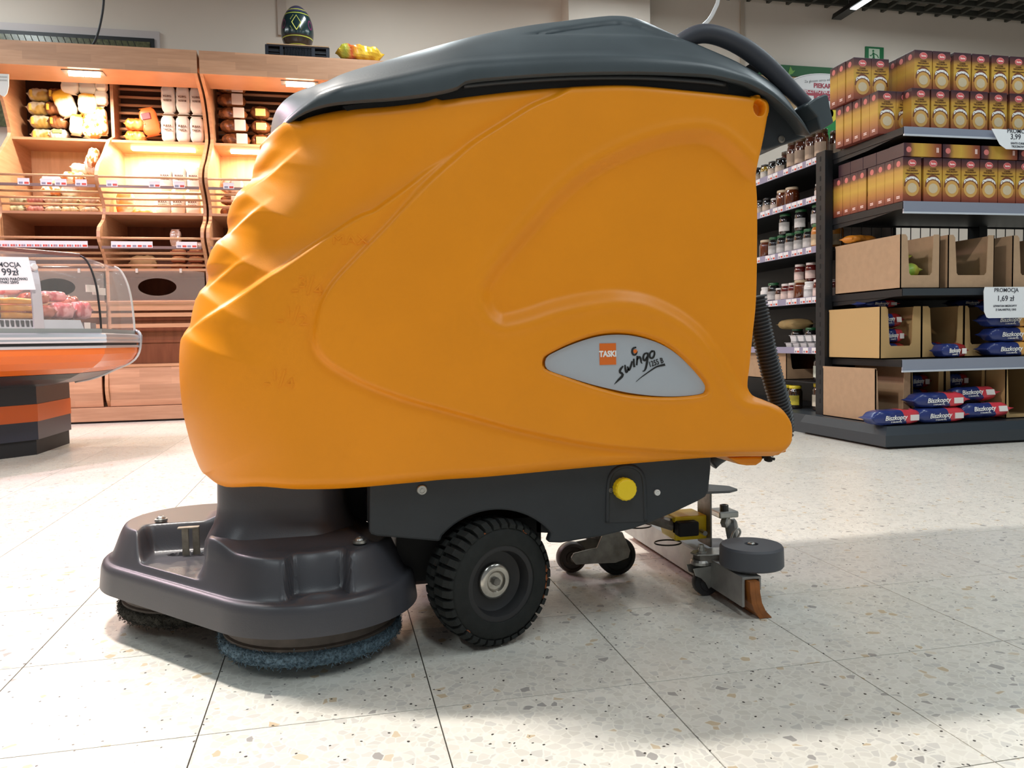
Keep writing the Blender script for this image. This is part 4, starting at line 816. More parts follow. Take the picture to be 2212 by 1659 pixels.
for k, px_ in enumerate(((293, 286), (293, 264))): good('bun_pack', 'wrap', px_, 46, 24, M_ORB, 'orange bun pack on the right bakery shelf, %s of two' % ('lower', 'upper')[k], 'bun pack', gq, Y=6.56, seed=60+k, base=ZU+.092*k, t_=.13)
good('crouton_bag', 'up', (331, 263), 38, 60, mat('orange_foil', rgb(222, 112, 52), .35), 'orange bag leaning beside the bun packs', 'snack bag', gq, Y=6.54, rot=-.22, seed=63, t_=.05, lab=(-.1, .5, .68, .22, (150, 80, 90)))
BT = [('BUŁKA', .19, .58, 1), ('TARTA', .19, .44, 1)]; BTu = [('BUŁKA', .19, .42, -1), ('TARTA', .19, .56, -1)]
for k, (px_, t) in enumerate((((364, 276), BT), ((396, 276), BT), ((426, 276), BT))): good('breadcrumb_bag', 'up', px_, 30, 58, M_WHB, 'white breadcrumb bag in the lower row of right bakery shelf, %s from left' % ORDN[k], 'flour bag', gq, Y=6.52, seed=70+k, base=ZU, t_=.09, txt=t)
for k, px_ in enumerate(((364, 214), (396, 216), (426, 218))): good('breadcrumb_bag', 'up', px_, 30, 60, M_WHB, 'white breadcrumb bag in the upper row of right bakery shelf, %s from left' % ORDN[k], 'flour bag', gq, Y=6.52, seed=75+k, base=ZU+.216, t_=.09, txt=BTu)
for k, (px_, h_) in enumerate((((510, 290), 24), ((506, 264), 26), ((503, 238), 24), ((500, 212), 26), ((500, 190), 20))): good('bread_loaf', 'loaf', px_, 66, h_+3, M_BRD, 'sliced brown loaf in clear wrap, %s from the bottom, right of the joint' % ORDN[k], 'bread', gq, Y=6.56, seed=80+k, base=ZU+.097*k, t_=.13, lab=(.22, .38, .5, .8, (214, 196, 186)))
for k, px_ in enumerate(((562, 262), (562, 236), (560, 205))): good('bread_loaf', 'loaf', px_, 46, 28, M_BRD, 'brown loaf with yellow label, %s from the bottom' % ORDN[k], 'bread', gq, Y=6.58, seed=90+k, base=ZU+.106*k, t_=.13, lab=(.05, .5, .45, .55, (226, 206, 120)))
for k, px_ in enumerate(((612, 255), (612, 215))): good('bread_loaf', 'loaf', px_, 44, 32, M_BRD, 'brown loaf with white label beside the lid, %s of two' % ('lower', 'upper')[k], 'bread', gq, Y=6.58, seed=95+k, base=ZU+.122*k, t_=.13, lab=(.0, .6, .5, .8, (214, 200, 192)))
ZM = 1.474
rowp = [(37, 'green and white', (190, 196, 160)), (80, 'pink and red', (186, 120, 110)), (118, 'beige', (196, 176, 150)), (153, 'cream', (206, 186, 150)), (196, 'pale', (190, 164, 140))]
for k, (x, nm, c_) in enumerate(rowp):
    for tier in range(2): good('cake_pack', 'wrap', (x, 440-17*tier), 38, 18, mx2('cake%d%d' % (k, tier), rgb(*c_), rgb(*[int(v*.8) for v in c_]), 12), '%s cake pack behind the dowels, %s tier, %s from left' % (nm, ('lower', 'upper')[tier], ORDN[k]), 'cake pack', gq, Y=6.40, seed=100+k*2+tier, base=ZM+.066*tier, t_=.13)
for k, (px_, w_, h_, r_) in enumerate((((112, 400), 42, 22, 0), ((150, 402), 38, 22, .1), ((112, 370), 40, 22, -.1), ((160, 372), 48, 26, 0), ((203, 395), 30, 40, 0), ((172, 348), 40, 22, .15), ((200, 345), 24, 42, .1))):
    good('roll_bag', 'wrap', px_, w_, h_, M_WOR if k % 3 else M_PRET, 'roll bag heaped on the left middle shelf, %s from below' % ORDN[k], 'roll bag', gq, Y=6.42+.03*(k % 3), rot=r_, seed=120+k, t_=.13, base=ZM+.135+(.085*(k//2) if k < 6 else .2))
good('crouton_bag', 'up', (271, 425), 38, 52, mx2('orange_white', rgb(228, 130, 60), rgb(240, 214, 190), 8), 'orange and white bag at the left of the right middle shelf', 'snack bag', gq, Y=6.42, seed=140, base=ZM, t_=.08)
good('bun_pack', 'wrap', (308, 441), 46, 14, M_ORB, 'flat orange pack lying on the right middle shelf', 'bun pack', gq, Y=6.40, seed=141, base=ZM, t_=.12)
for k, px_ in enumerate(((353, 425), (385, 425), (417, 425))): good('breadcrumb_bag', 'up', px_, 32, 50, M_WHB, 'white bag reading BUŁKA TARTA behind the dowels, %s from left' % ORDN[k], 'flour bag', gq, Y=6.40, seed=145+k, base=ZM, t_=.09, txt=BT)
for k, px_ in enumerate(((357, 362), (388, 362), (418, 358))): good('breadcrumb_bag', 'up', px_, 31, 52, M_WHB, 'white bag reading BUŁKA TARTA standing above the dowels, %s from left' % ORDN[k], 'flour bag', gq, Y=6.42, seed=150+k, base=ZM+.190, t_=.09, txt=BT)
for k, (px_, w_, h_) in enumerate((((500, 425), 54, 22), ((500, 400), 54, 22), ((500, 370), 56, 34))): good('bread_loaf', 'loaf', px_, w_, h_, M_BRD if k < 2 else M_CLB, 'wrapped loaf on the middle shelf beside the orange tank, %s from bottom' % ORDN[k], 'bread', gq, Y=6.40, seed=160+k, base=ZM+(0, .085, .17)[k], t_=.13, lab=(.2, .4, .6, .5, (220, 190, 180)))
ZB = 1.081
for k in range(6):
    px_ = ((387, 566), (424, 566), (387, 553), (424, 553), (387, 540), (424, 540))[k]
    r_ = thing('egg_carton', 'brown bun tray stacked behind the lower dowels, %s column, %s from bottom' % (('left', 'right')[k % 2], ORDN[k//2]), 'bun tray', (onY(*px_, 6.36)[0], 6.36, ZB+.052*(k//2)), gq)
    c_ = np.array([onY(*px_, 6.36)[0], 6.36, ZB+.052*(k//2)]); g = G(); g.rings([[(c_[0]+sx*q_, c_[1]+sy*q_*.9, c_[2]+zz) for sx, sy in ((-1, -1), (1, -1), (1, 1), (-1, 1))] for q_, zz in ((.045, 0), (.058, .030))]); fixn(g.make('tray', mat('tray_brown', rgb(150, 84, 52), .5), r_, bev=.004))
    g = pillow(.05, .045, .012, 170+k, round_=True, fin=0); g.V = [(x+c_[0], y+c_[1], z+c_[2]+.024) for x, y, z in g.V]; g.make('buns', mat('bun_crust', rgb(196, 134, 84), .5), r_, smooth=True)
good('clear_bag', 'up', (379, 497), 24, 40, M_CLB, 'crumpled clear bag standing on the bun trays', 'plastic bag', gq, Y=6.36, seed=180, base=ZB+.16, t_=.06)
good('bread_loaf', 'loaf', (430, 523), 34, 14, M_CLB, 'wrapped white bread on top of the right bun trays', 'bread', gq, Y=6.36, seed=181, base=ZB+.155, t_=.10)
good('cardboard_flat', 'wrap', (310, 545), 62, 34, M_CARD2 if 'M_CARD2' in globals() else mat('cardboard_tan', rgb(190, 158, 108), .85), 'tan paper parcel behind the lower dowels', 'parcel', gq, Y=6.55, seed=182, base=ZB, t_=.12)
# price cards at the left edge
sg = thing('hanging_sign', 'white rounded card hanging at the far left of the bakery soffit', 'sign', (onY(8, 185, 6.0)[0], 6.0, onY(8, 208, 6.0)[2]))
p_ = [tuple(onY(x, y, 6.0)[[0, 2]]) for x, y in ((-30, 158), (19, 160), (19, 186), (15, 202), (9, 209), (2, 206), (-8, 196), (-30, 190))]
fixn(G().prismY(p_, 6.0, 6.004).make('card', mat('card_grey', rgb(214, 212, 206), .5), sg)); 
for yy in (165, 172): a, b_ = onY(-10, yy, 5.999), onY(15, yy, 5.999); G().box(a[0], b_[0], 5.9985, 5.9995, a[2]-.004, a[2]+.004).make('faint_print', mat('faint_grey', rgb(176, 174, 170), .6), sg)
# ------------------------------------------------------------------ refrigerated deli counter (diagonal, with an angled end)
deli = thing('deli_counter', 'orange and black refrigerated deli counter with curved glass and aluminium rail', 'deli counter', (-1.6, 4.3, 0))
dA = np.array([.682, .731]); dA /= np.linalg.norm(dA); nA = np.array([dA[1], -dA[0]])
dB = np.array([.03, 1.0]); dB /= np.linalg.norm(dB); nB = np.array([dB[1], -dB[0]])
PB = np.array([-1.424, 4.365]); PA = PB-dA*1.7; PC = PB+dB*.465
mit = (nA+nB); mit /= (mit@nA)
def sweep(name, prof, m, segs=2, parent=None, **k):
    """profile (u outward from the base line, z) swept along the angled front"""
    n = len(prof); R_ = []
    for P, d in ((PA, nA), (PB, mit), (PC, nB)): R_.append([(P[0]+d[0]*u_, P[1]+d[1]*u_, z_) for u_, z_ in prof])
    R_ = R_[:segs+1]; return fixn(G().rings(R_).make(name, m, parent or deli, **k))
M_ORG = mat('deli_orange', rgb(226, 106, 22), .25, spec=.5, coat=.4); M_CHAR = mat('deli_black', rgb(36, 36, 42), .3, spec=.5); M_ALU = mat('deli_alu', rgb(196, 196, 202), .28, metal=.7)
sweep('toe_kick', [(-.3, 0), (-.012, 0), (-.012, .075), (-.3, .075)], mat('toe_black', rgb(22, 22, 26), .6))
sweep('base_band', [(-.3, .075), (.0, .075), (.0, .165), (-.3, .165)], mat('deli_navy', rgb(38, 40, 54), .35, spec=.5))
sweep('base_stripe', [(-.3, .165), (.003, .165), (.003, .250), (-.3, .250)], mat('stripe_orange', rgb(206, 90, 22), .3, spec=.5))
sweep('base_upper', [(-.3, .250), (.0, .250), (.0, .345), (-.3, .345)], M_CHAR)
sweep('under_tray', [(-.3, .335), (.03, .338), (.11, .352), (.18, .375), (.228, .398), (.22, .405), (-.3, .405)], M_CHAR)
sweep('front_fascia', [(-.3, .40), (.230, .400), (.295, .425), (.335, .455), (.358, .49), (.362, .520), (-.3, .520)], M_ORG, auto=60)
sweep('lower_trim', [(.30, .519), (.367, .519), (.369, .530), (.363, .533), (.30, .533)], M_ALU)
sweep('shadow_gap', [(.28, .532), (.354, .532), (.354, .546), (.28, .546)], mat('gap_dark', rgb(52, 54, 56), .5))
sweep('bumper_rail', [(.28, .545), (.370, .545), (.374, .553), (.370, .562), (.374, .572), (.368, .586), (.354, .592), (.28, .592)], M_ALU)
sweep('glass_seat', [(.27, .590), (.350, .590), (.350, .612), (.27, .612)], mat('seat_grey', rgb(146, 152, 152), .4, metal=.3))
M_GLASS = mat('deli_glass', (.92, .95, .95), .03, spec=.5, alpha=.06); M_GLASS2 = mat('deli_end_glass', (.55, .55, .53), .04, spec=.6, alpha=.15)
GP = catmull([(.345, .612), (.343, .68), (.338, .75), (.330, .82), (.312, .89), (.285, .945), (.255, .965)], 18)
def gsweep(name, i0, m, k0=0., k1=1.):
    ends = ((PA, nA), (PB, mit), (PC, nB)); (P0, d0), (P1, d1) = ends[i0], ends[i0+1]; V_ = []; n = len(GP)
    for off in (0, -.006):
        for P, d in ((P0, d0), (P1, d1)):
            for u_, z_ in GP: V_.append((P[0]+d[0]*(u_+off), P[1]+d[1]*(u_+off), z_+off*.3))
    F_ = [(j, n+j, n+j+1, j+1) for j in range(n-1)]; F_ += [tuple(q+2*n for q in reversed(f)) for f in F_[:n-1]]
    F_ += [(j, j+1, 2*n+j+1, 2*n+j) for j in range(n-1)]+[(n+j, 3*n+j, 3*n+j+1, n+j+1) for j in range(n-1)]
    return mk(name, V_, F_, m, deli, smooth=True)
gsweep('front_glass', 0, M_GLASS); gsweep('corner_glass', 1, M_GLASS2)
def along(P, d, off=0): return [(P[0]+d[0]*(u_+off), P[1]+d[1]*(u_+off), z_) for u_, z_ in GP]
G().tube(along(PB, mit, .002), .005, 6).make('glass_seam', mat('seam_black', rgb(20, 20, 22), .5), deli)
G().tube(along(PC, nB, .002), .006, 6).make('end_rim', mat('rim_clear', rgb(190, 190, 184), .2, spec=.6), deli)
pf = [(PC[0]+nB[0]*u_, PC[1]+nB[1]*u_, z_) for u_, z_ in [(.03, .338), (.11, .352), (.18, .375), (.238, .402), (.305, .430), (.345, .46), (.366, .50), (.374, .545), (.376, .592), (.350, .615)]]
G().tube(catmull(pf, 24), .009, 6).make('end_trim', M_ALU, deli, smooth=True)
# upright support and top rail behind the glass
Pq = PB-dA*.165
sp_ = [(Pq[0]+nA[0]*(u_+.006), Pq[1]+nA[1]*(u_+.006), z_) for u_, z_ in GP[:15]]
R_ = [[(p[0]-dA[0]*w_-nA[0]*t_, p[1]-dA[1]*w_-nA[1]*t_, p[2]) for w_, t_ in ((-.022, 0), (.022, 0), (.022, .010), (-.022, .010))] for p in sp_]
fixn(G().rings(R_).make('glass_strut', mat('strut_alu', rgb(206, 200, 206), .35, metal=.4), deli))
kp = np.array([Pq[0]+nA[0]*.325, Pq[1]+nA[1]*.325, .885]); G().lathe(kp, (nA[0], nA[1], .4), [(.016, 0), (.016, .012), (.012, .016)], 14).make('strut_knob', mat('knob_white', rgb(214, 206, 206), .4), deli)
tr = [(PA[0]+nA[0]*.255, PA[1]+nA[1]*.255, .967), (PB[0]+mit[0]*.255, PB[1]+mit[1]*.255, .967)]; G().tube(tr, .009, 8).make('top_rail', mat('rail_brown', rgb(126, 84, 76), .35, metal=.5), deli)
# inner deck with air grille
sweep('inner_deck', [(-.55, .595), (.28, .595), (.28, .60), (-.55, .60)], mat('deck_grey', rgb(110, 106, 112), .4, metal=.3))
sweep('inner_back', [(-.56, .40), (-.54, .40), (-.54, .80), (-.56, .80)], mat('back_brown', rgb(96, 76, 66), .6))
gr = sweep('air_grille', [(.19, .601), (.265, .601), (.265, .604), (.245, .656), (.240, .656), (.245, .606), (.19, .606)], mat('grille_grey', rgb(176, 176, 178), .4, metal=.3), segs=1)
for k in range(34):
    c_ = PB-dA*(.12+.022*k)+nA*.2545; G().obox((c_[0], c_[1], .631), (dA[0], dA[1], 0), (nA[0], nA[1], -.35), (0, 0, 1), .006, .004, .020).make('grille_slot', mat('slot_dark', rgb(26, 26, 28), .7), gr)

sweep('display_step', [(-.5, .60), (.15, .60), (.15, .655), (-.5, .665)], mat('step_grey', rgb(126, 118, 120), .4, metal=.3))
# ---- goods in the counter
def dl(s, u_, z_): p = PB-dA*(s-.14)+nA*(u_+.10); return (p[0], p[1], z_)
angA = math.atan2(dA[1], dA[0])
M_SAUS = mat('sausage_brown', rgb(96, 52, 44), .4, noise=(40, .2)); M_WRAP = mat('wrap_yellow', rgb(232, 160, 50), .35, noise=(30, .2))
for k in range(8):
    tier = k // 3; q_ = k % 3; c_ = dl(.60-.012*q_, .05-.05*q_, .676+.0335*tier)
    r_ = thing('sausage_stick', 'long brown sausage with yellow wrapper, %s layer, %s from the glass' % (('lowest', 'middle', 'top')[tier], ORDN[q_]), 'sausage', c_, group='sausages in the deli counter')
    G().tube([dl(1.0, .05-.05*q_, .676+.0335*tier), dl(.60, .05-.05*q_, .676+.0335*tier), dl(.35, .05-.05*q_, .676+.0335*tier)], .014, 10).make('sausage', M_SAUS, r_, smooth=True)
    G().tube([dl(.37, .05-.05*q_, .676+.0335*tier), dl(.30, .05-.05*q_, .678+.0335*tier), dl(.20+.02*q_, .05-.05*q_, .676+.0335*tier)], [.0145, .0158, .011], 10).make('wrapper', M_WRAP, r_, smooth=True)
M_MEAT = mx2('meat_pink', rgb(186, 92, 92), rgb(222, 160, 156), 18, rough=.3); M_MEAT2 = mx2('meat_brown', rgb(132, 66, 50), rgb(176, 104, 84), 22, rough=.25); M_BACON = mx2('meat_pale', rgb(214, 140, 136), rgb(236, 196, 186), 30, rough=.25)
mt = [(.30, -.10, .655, .09, .05, .028, M_BACON, 'pale pink meat pack on top beside the strut'), (.15, -.02, .605, .08, .05, .035, M_MEAT2, 'brown meat block in clear wrap near the glass'), (.15, -.06, .675, .08, .05, .030, M_MEAT2, 'upper brown meat block behind the strut'), (.03, -.05, .605, .07, .06, .045, M_MEAT, 'dark pink meat pack left of the glass seam'),
      (.04, -.10, .690, .075, .05, .030, M_MEAT, 'pink sliced meat pack above the dark pink one'), (-.08, -.06, .605, .05, .06, .05, M_MEAT, 'reddish meat pack right at the glass seam'), (-.10, -.20, .605, .055, .08, .07, M_MEAT2, 'brown crusted roast behind the angled end glass'), (.24, -.18, .72, .11, .05, .03, M_BACON, 'rolled pink ham pieces at the back of the counter'),
      (.32, -.15, .625, .09, .06, .04, M_MEAT, 'pink meat pack at the back behind the sausages'), (.45, -.16, .68, .1, .06, .035, M_MEAT, 'pink sausage pack behind the price sign')]
for k, (s_, u_, z_, a_, b_, c_, m, lb) in enumerate(mt):
    o = pillow(a_*.85, b_*.85, c_*.88, 200+k, wr=.035, p=3, fin=.06).make('meat_pack', m, None, smooth=True); o.location = dl(s_, u_, z_+.062); o.rotation_euler = (0, 0, angA+random.uniform(-.2, .2)); tag(o, lb, 'meat', 'meat in the deli counter')
for k, (s_, u_, z_) in enumerate(((-.10, .02, .80), (-.16, -.02, .79), (.02, .155, .606))):
    c_ = dl(s_, u_, z_); o = G().obox((0, 0, .02), (dA[0], dA[1], 0), (nA[0], nA[1], 0), (0, 0, 1), .035 if k < 2 else .014, .002, .018).make('deli_tag', mat('tag_cream', rgb(222, 206, 194), .5), None); o.location = c_; tag(o, ('cream price tag above the meat, near the glass seam', 'cream price tag behind the angled end glass', 'small white tag on the deck by the grille')[k], 'price tag')
# promotion sheet on the glass
sgn = thing('promotion_sheet', 'white sheet reading 99zł stuck on the deli glass, cut off at the left edge', 'price sign', (-1.2, 3.9, .78)); SY = 0
def onP(x, y):   # the plane of the leaning front glass
    n_ = np.array([nA[0]*.975, nA[1]*.975, .2]); q_ = np.array([PB[0]+nA[0]*.345, PB[1]+nA[1]*.345, .76]); d = ray(x, y); return CC+d*(((q_-CC)@n_)/(d@n_))-n_*-.02
a_, b_, c_, d_ = onP(-70, 556), onP(56, 558), onP(72, 628), onP(-60, 630); th = np.array([nA[0], nA[1], .3])*.002
fixn(G().rings([[a_, b_, c_, d_], [a_-th, b_-th, c_-th, d_-th]]).make('sheet', mat('sheet_white', rgb(240, 232, 240), .5), sgn))
xd = (b_-a_)/np.linalg.norm(b_-a_); ud = (a_-d_); ud = ud-xd*(ud@xd); ud /= np.linalg.norm(ud)
for s, sz, px_ in (('PROMOCJA', .030, (-1, 575)), ('99zł', .044, (16, 591)), ('TOSTÓWKI PARÓWKI', .0165, (12, 606)), ('SZYNKI 250G', .0165, (10, 613))):
    text(s, sz, MATS['card_ink'] if 'card_ink' in MATS else mat('card_ink', rgb(64, 66, 76), .6), sgn, onP(*px_)+th*1.2, xd=tuple(xd), ud=tuple(ud), offset=.0003)
# ------------------------------------------------------------------ shelving gondola with end cap
M_BK = mat('shelf_black', rgb(27, 29, 32), .45, spec=.4); M_BK2 = mat('shelf_graphite', rgb(50, 57, 64), .4, spec=.5)
M_RAIL = mat('rail_silver', rgb(150, 158, 176), .3, metal=.3, spec=.6)
GX, GY, GR_, GB = 2.535, 3.20, 4.0, 3.74
gon = thing('shelf_unit', 'black metal end-cap shelf unit stacked with sugar cartons and biscuits', 'shelf unit', (3.1, 3.45, 0))
SHZ = [1.445, 1.114, .721, .398]
for i, z_ in enumerate(SHZ):
    G().box(GX, GR_, GY+.004, GB, z_-.03, z_-.001).make('shelf', M_BK, gon, bev=.002)
    if i < 3: fixn(G().prismX([(GY+.01, z_-.03), (GB, z_-.03), (GB, z_-.058), (GY+.25, z_-.05)], GX+.002, GX+.006).make('shelf_bracket', M_BK, gon))
    m_ = M_BK2 if i == 2 else M_RAIL; hh = (.036, .050, .032, .052)[i]
    r_ = G().box(GX+.001, GR_, GY-.004, GY+.004, z_-hh, z_).make('front_rail', m_, gon, bev=.001)
    if i != 2: G().box(GX-.004, GR_, GY-.010, GY-.002, z_-hh-.006, z_-hh+.002).make('rail_lip', mat('rail_clear', rgb(196, 204, 214), .2, spec=.6), r_)
    G().box(GX-.003, GX+.003, GY, GB, z_-.034, z_-.002).make('side_rail', M_BK, gon)
# base plinth with bevelled top
bx0, by0 = 2.398, 3.128
fixn(G().rings([[(bx0, by0, .012), (GR_, by0, .012), (GR_, 3.8, .012), (bx0, 3.8, .012)], [(bx0, by0, .062), (GR_, by0, .062), (GR_, 3.8, .062), (bx0, 3.8, .062)],
    [(bx0+.03, by0+.03, .100), (GR_, by0+.03, .100), (GR_, 3.8, .100), (bx0+.03, 3.8, .100)]]).make('base_plinth', M_BK2, gon))
G().box(bx0+.03, GR_-.02, by0+.03, 3.8, 0, .014).make('kick_board', M_BK, gon)
po = G().box(2.487, 2.533, 3.72, 3.80, 0, 1.46).make('post', M_BK, gon, bev=.002)
for k in range(26):
    G().box(2.4862, 2.4875, 3.755, 3.765, .16+k*.05, .185+k*.05).make('post_slot', mat('slot_black', (.004, .004, .005), .8), po)
G().box(3.42, 3.47, 3.72, 3.80, 0, 1.46).make('post', M_BK, gon, bev=.002)
G().box(2.53, GR_, 3.775, 3.785, .1, .70).make('back_panel', M_BK, gon); G().box(2.53, GR_, 3.775, 3.785, 1.08, 1.46).make('back_panel', M_BK, gon)
# wire back between two shelves
bw = G()
for k in range(22): G().box(2.56+k*.06, 2.563+k*.06, 3.776, 3.780, .69, 1.09).make('wire', M_BK, gon)
for z_ in (.80, .95): G().box(2.53, GR_, 3.774, 3.778, z_, z_+.004).make('wire', M_BK, gon)

# ---- sugar cartons
M_SUG = rampmat('sugar_print', 2, 0, .198, [(0, rgb(112, 52, 46)), (.16, rgb(146, 80, 56)), (.34, rgb(182, 128, 62)), (.55, rgb(202, 164, 70)), (.74, rgb(192, 148, 66)), (.86, rgb(108, 64, 56)), (1, rgb(66, 44, 52))], .35, jitter=.012)
def sugar():
    r_ = thing('sugar_carton', 'x', 'sugar carton', group='cane sugar cartons on the black end-cap shelves')
    c_ = G().box(-.0480, .0480, -.030, .030, 0, .198).make('carton', M_SUG, r_, bev=.0015)
    g = G(); ell(g, 0, .172, .021, .0155, -.0300); g.make('logo_oval', mat('logo_pink', rgb(232, 150, 150), .4), r_)
    g = G(); ell(g, 0, .172, .0185, .0132, -.0306); fixn(g.make('logo_field', mat('logo_red', rgb(206, 92, 92), .4), r_))
    text('Sante', .0125, mat('print_cream', rgb(250, 226, 222), .5), r_, (0, -.0315, .1715), xs=.95, offset=.0004)
    text('CUKIER', .0098, mat('print_brown', rgb(92, 56, 24), .5), r_, (0, -.0304, .147), offset=.0004); text('TRZCINOWY', .0098, MATS['print_brown'], r_, (0, -.0304, .137), offset=.0004)
    text('NIERAFINOWANY', .0085, MATS['print_brown'], r_, (0, -.0304, .124), offset=.0003)
    # brown arch, white curved name, round picture of a bowl
    g = G(); n = 20; A_ = [(.042*math.cos(t), .070+.052*math.sin(t)) for t in np.linspace(0, PI, n)]; g.rings([[(x, -.0300, z) for x, z in A_+[(-.042, .066), (.042, .066)]], [(x, -.0304, z) for x, z in A_+[(-.042, .066), (.042, .066)]]])
    fixn(g.make('arch_print', mat('print_umber', rgb(120, 70, 44), .45), r_))
    g = G(); ell(g, 0, .060, .036, .037, -.0303, n=28); fixn(g.make('bowl_print', mat('bowl_tan', rgb(206, 160, 88), .45), r_))
    g = G(); ell(g, 0, .060, .024, .022, -.0309, n=24); fixn(g.make('sugar_print', mat('sugar_grey', rgb(204, 188, 156), .5), r_))
    me = text_mesh('Demerara', .0185, offset=.0012, xs=.92).copy()
    for v in me.vertices: x = v.co.x; v.co.y += .009-(x*x)/.075; 
    o = link('name_print', me, MATS['print_white'], r_); o.matrix_local = Matrix(((1, 0, 0, 0), (0, 0, -1, -.0312), (0, 1, 0, .099), (0, 0, 0, 1)))
    for s_ in (-1, 1):
        g = G(); g.rings([[(s_*xx, .013*math.cos(2*PI*k/14), .172+.0135*math.sin(2*PI*k/14)) for k in range(14)] for xx in (.0478, .0484)]); fixn(g.make('side_logo', mat('logo_side', rgb(214, 122, 116), .45), r_))
        g = G(); 
        for zz in (.016, .023): g.box(s_*.0482-.0003, s_*.0482+.0003, -.010, .012, zz, zz+.004)
        g.make('side_lines', MATS['print_cream'], r_)
    return r_
sug0 = sugar(); used = [False]
def put(p0, u, loc, label, rz=0, rx=0, ry=0):
    o = p0 if not u[0] else copy_tree(p0); u[0] = True; o.location = loc; o.rotation_euler = (rx, ry, rz); o['label'] = label; return o
W_, D_, H_ = .0905, .0612, .199
def front_row(xs_, y, z, where):
    for k, x in enumerate(xs_): put(sug0, used, (x, y+.03, z), 'sugar carton, %s from the left in the front row %s' % (ORDN[k], where))
xB = [2.539+.048+i*.1000+(0 if i == 0 else .010) for i in range(9)]
front_row(xB, GY+.008, SHZ[1]+.001, 'on the second shelf')
yb = GY+.008+D_+.001
for k in range(8):
    put(sug0, used, (xB[0], yb+.03+k*D_+(.012 if k > 2 else 0)+(.002 if k > 5 else 0), SHZ[1]+.001), 'sugar carton, %s behind the front one along the left edge of the second shelf' % ORDN[k])
for k in range(5): put(sug0, used, (2.575+.10+k*.203, GY+.012+.045, SHZ[1]+.2015+.0305), 'sugar carton lying flat, %s from the left on the second shelf row' % ORDN[k], rx=PI/2, ry=0, rz=0) if False else None
def lying(x0, y0, z0, label, side=False):
    o = put(sug0, used, (0, 0, 0), label)
    if not side: o.rotation_euler = (PI/2, -PI/2, 0) ; o.matrix_basis = Matrix.Translation((x0, y0+.048, z0+.030)) @ Matrix(((0, 0, -1, .198), (-1, 0, 0, 0), (0, 1, 0, 0), (0, 0, 0, 1)))
    return o
for k in range(5): lying(2.540+k*.206, GY+.004, SHZ[1]+.2015, 'sugar carton lying flat on the cartons, %s from the left on the second shelf' % ORDN[k])
for k in range(4): lying(2.545, GY+.004+(k+1)*.098, SHZ[1]+.2015, 'dark end of a flat-lying sugar carton, %s behind the corner of second shelf' % ORDN[k])
# upper shelf, lower tier
xs_ = [onY(p_, 240, GY+.075)[0] for p_ in (1989, 2031, 2074, 2115, 2156.5, 2200, 2243, 2286)]
front_row(xs_, GY+.075, SHZ[0]+.001, 'on the top shelf, lower tier')
for k in range(0): put(sug0, used, (xs_[0], GY+.075+.03+(k+1)*D_, SHZ[0]+.001), 'sugar carton, %s behind the left front carton on top shelf, lower tier' % ORDN[k])
for k in range(2): put(sug0, used, (2.505+.048+k*.0975, 3.336+.03, SHZ[0]+.001), 'sugar carton facing forward at the left of the top shelf, lower tier, %s from left' % ORDN[k])
for k in range(4): put(sug0, used, (2.505+.048-.004*k, 3.336+.03+(k+1)*D_, SHZ[0]+.001), 'sugar carton, %s behind the leftmost one on top shelf, lower tier' % ORDN[k])
# upper tier
z2 = SHZ[0]+.201
xs2 = [onY(p_, 150, 3.345)[0] for p_ in (1994.5, 2034, 2079, 2118.5, 2160.5, 2200, 2240, 2280)]
front_row(xs2, 3.345, z2, 'on the top shelf, upper tier')
for k in range(2): put(sug0, used, (xs2[0], 3.345+.03+(k+1)*D_, z2), 'sugar carton, %s behind the left front carton in the upper tier of top shelf' % ORDN[k])
for k in range(2): put(sug0, used, (2.482+.048+k*.0975, 3.484+.03, z2), 'sugar carton at the far left of the upper tier beside exit sign, %s from left' % ORDN[k])
for k in range(2): put(sug0, used, (2.478+.048, 3.484+.03+(k+1)*D_, z2), 'sugar carton, %s behind the far left one in the upper tier' % ORDN[k])

# ---- price cards hanging from the rails
def promo(name, px0, px1, Y, lines, label, cut=False):
    a, b_ = onY(*px0, Y), onY(*px1, Y); r_ = thing(name, label, 'price sign', ((a[0]+b_[0])/2, Y, b_[2]))
    w_ = b_[0]-a[0]; h_ = a[2]-b_[2]
    if cut: poly = [(a[0], a[2]), (a[0]+.045, b_[2]+.02), (a[0]+.08, b_[2]), (b_[0], b_[2]), (b_[0], a[2])]
    else: poly = [(a[0]+.006, a[2]), (a[0], a[2]-.02), (a[0]+.004, b_[2]+.03), (a[0]+.018, b_[2]+.004), (a[0]+.03, b_[2]), (b_[0], b_[2]), (b_[0], a[2])]
    fixn(G().prismY(poly, Y, Y+.0012).make('card', mat('card_white', rgb(238, 242, 246), .5), r_))
    for s, sz, px_ in lines:
        text(s, sz, mat('card_ink', rgb(64, 66, 76), .6), r_, onY(*px_, Y-.0006), offset=.0003)
    return r_
promo('promotion_card', (2125, 620), (2222, 686), 3.172, [('PROMOCJA', .026, (2174, 627)), ('1,69 zł', .036, (2172, 645)), ('LEWIATAN BISZKOPTY', .0125, (2171, 661)), ('Z GALARETKĄ 135G', .0125, (2173, 669))], 'white card reading PROMOCJA 1,69 zł clipped on the middle shelf')
G().box(onY(2149, 633, 3.17)[0], onY(2199, 633, 3.17)[0], 3.1708, 3.1714, onY(2170, 634, 3.17)[2]-.001, onY(2170, 634, 3.17)[2]+.0005)
promo('promotion_card', (2142, 278), (2300, 327), 3.172, [('PROMOCJA', .028, (2204, 284)), ('3,99', .034, (2194, 296)), ('SANTE CUKIER', .0125, (2200, 310)), ('TRZCINOWY', .0125, (2200, 317))], 'white card reading PROMOCJA 3,99 clipped on the top shelf rail', cut=True)

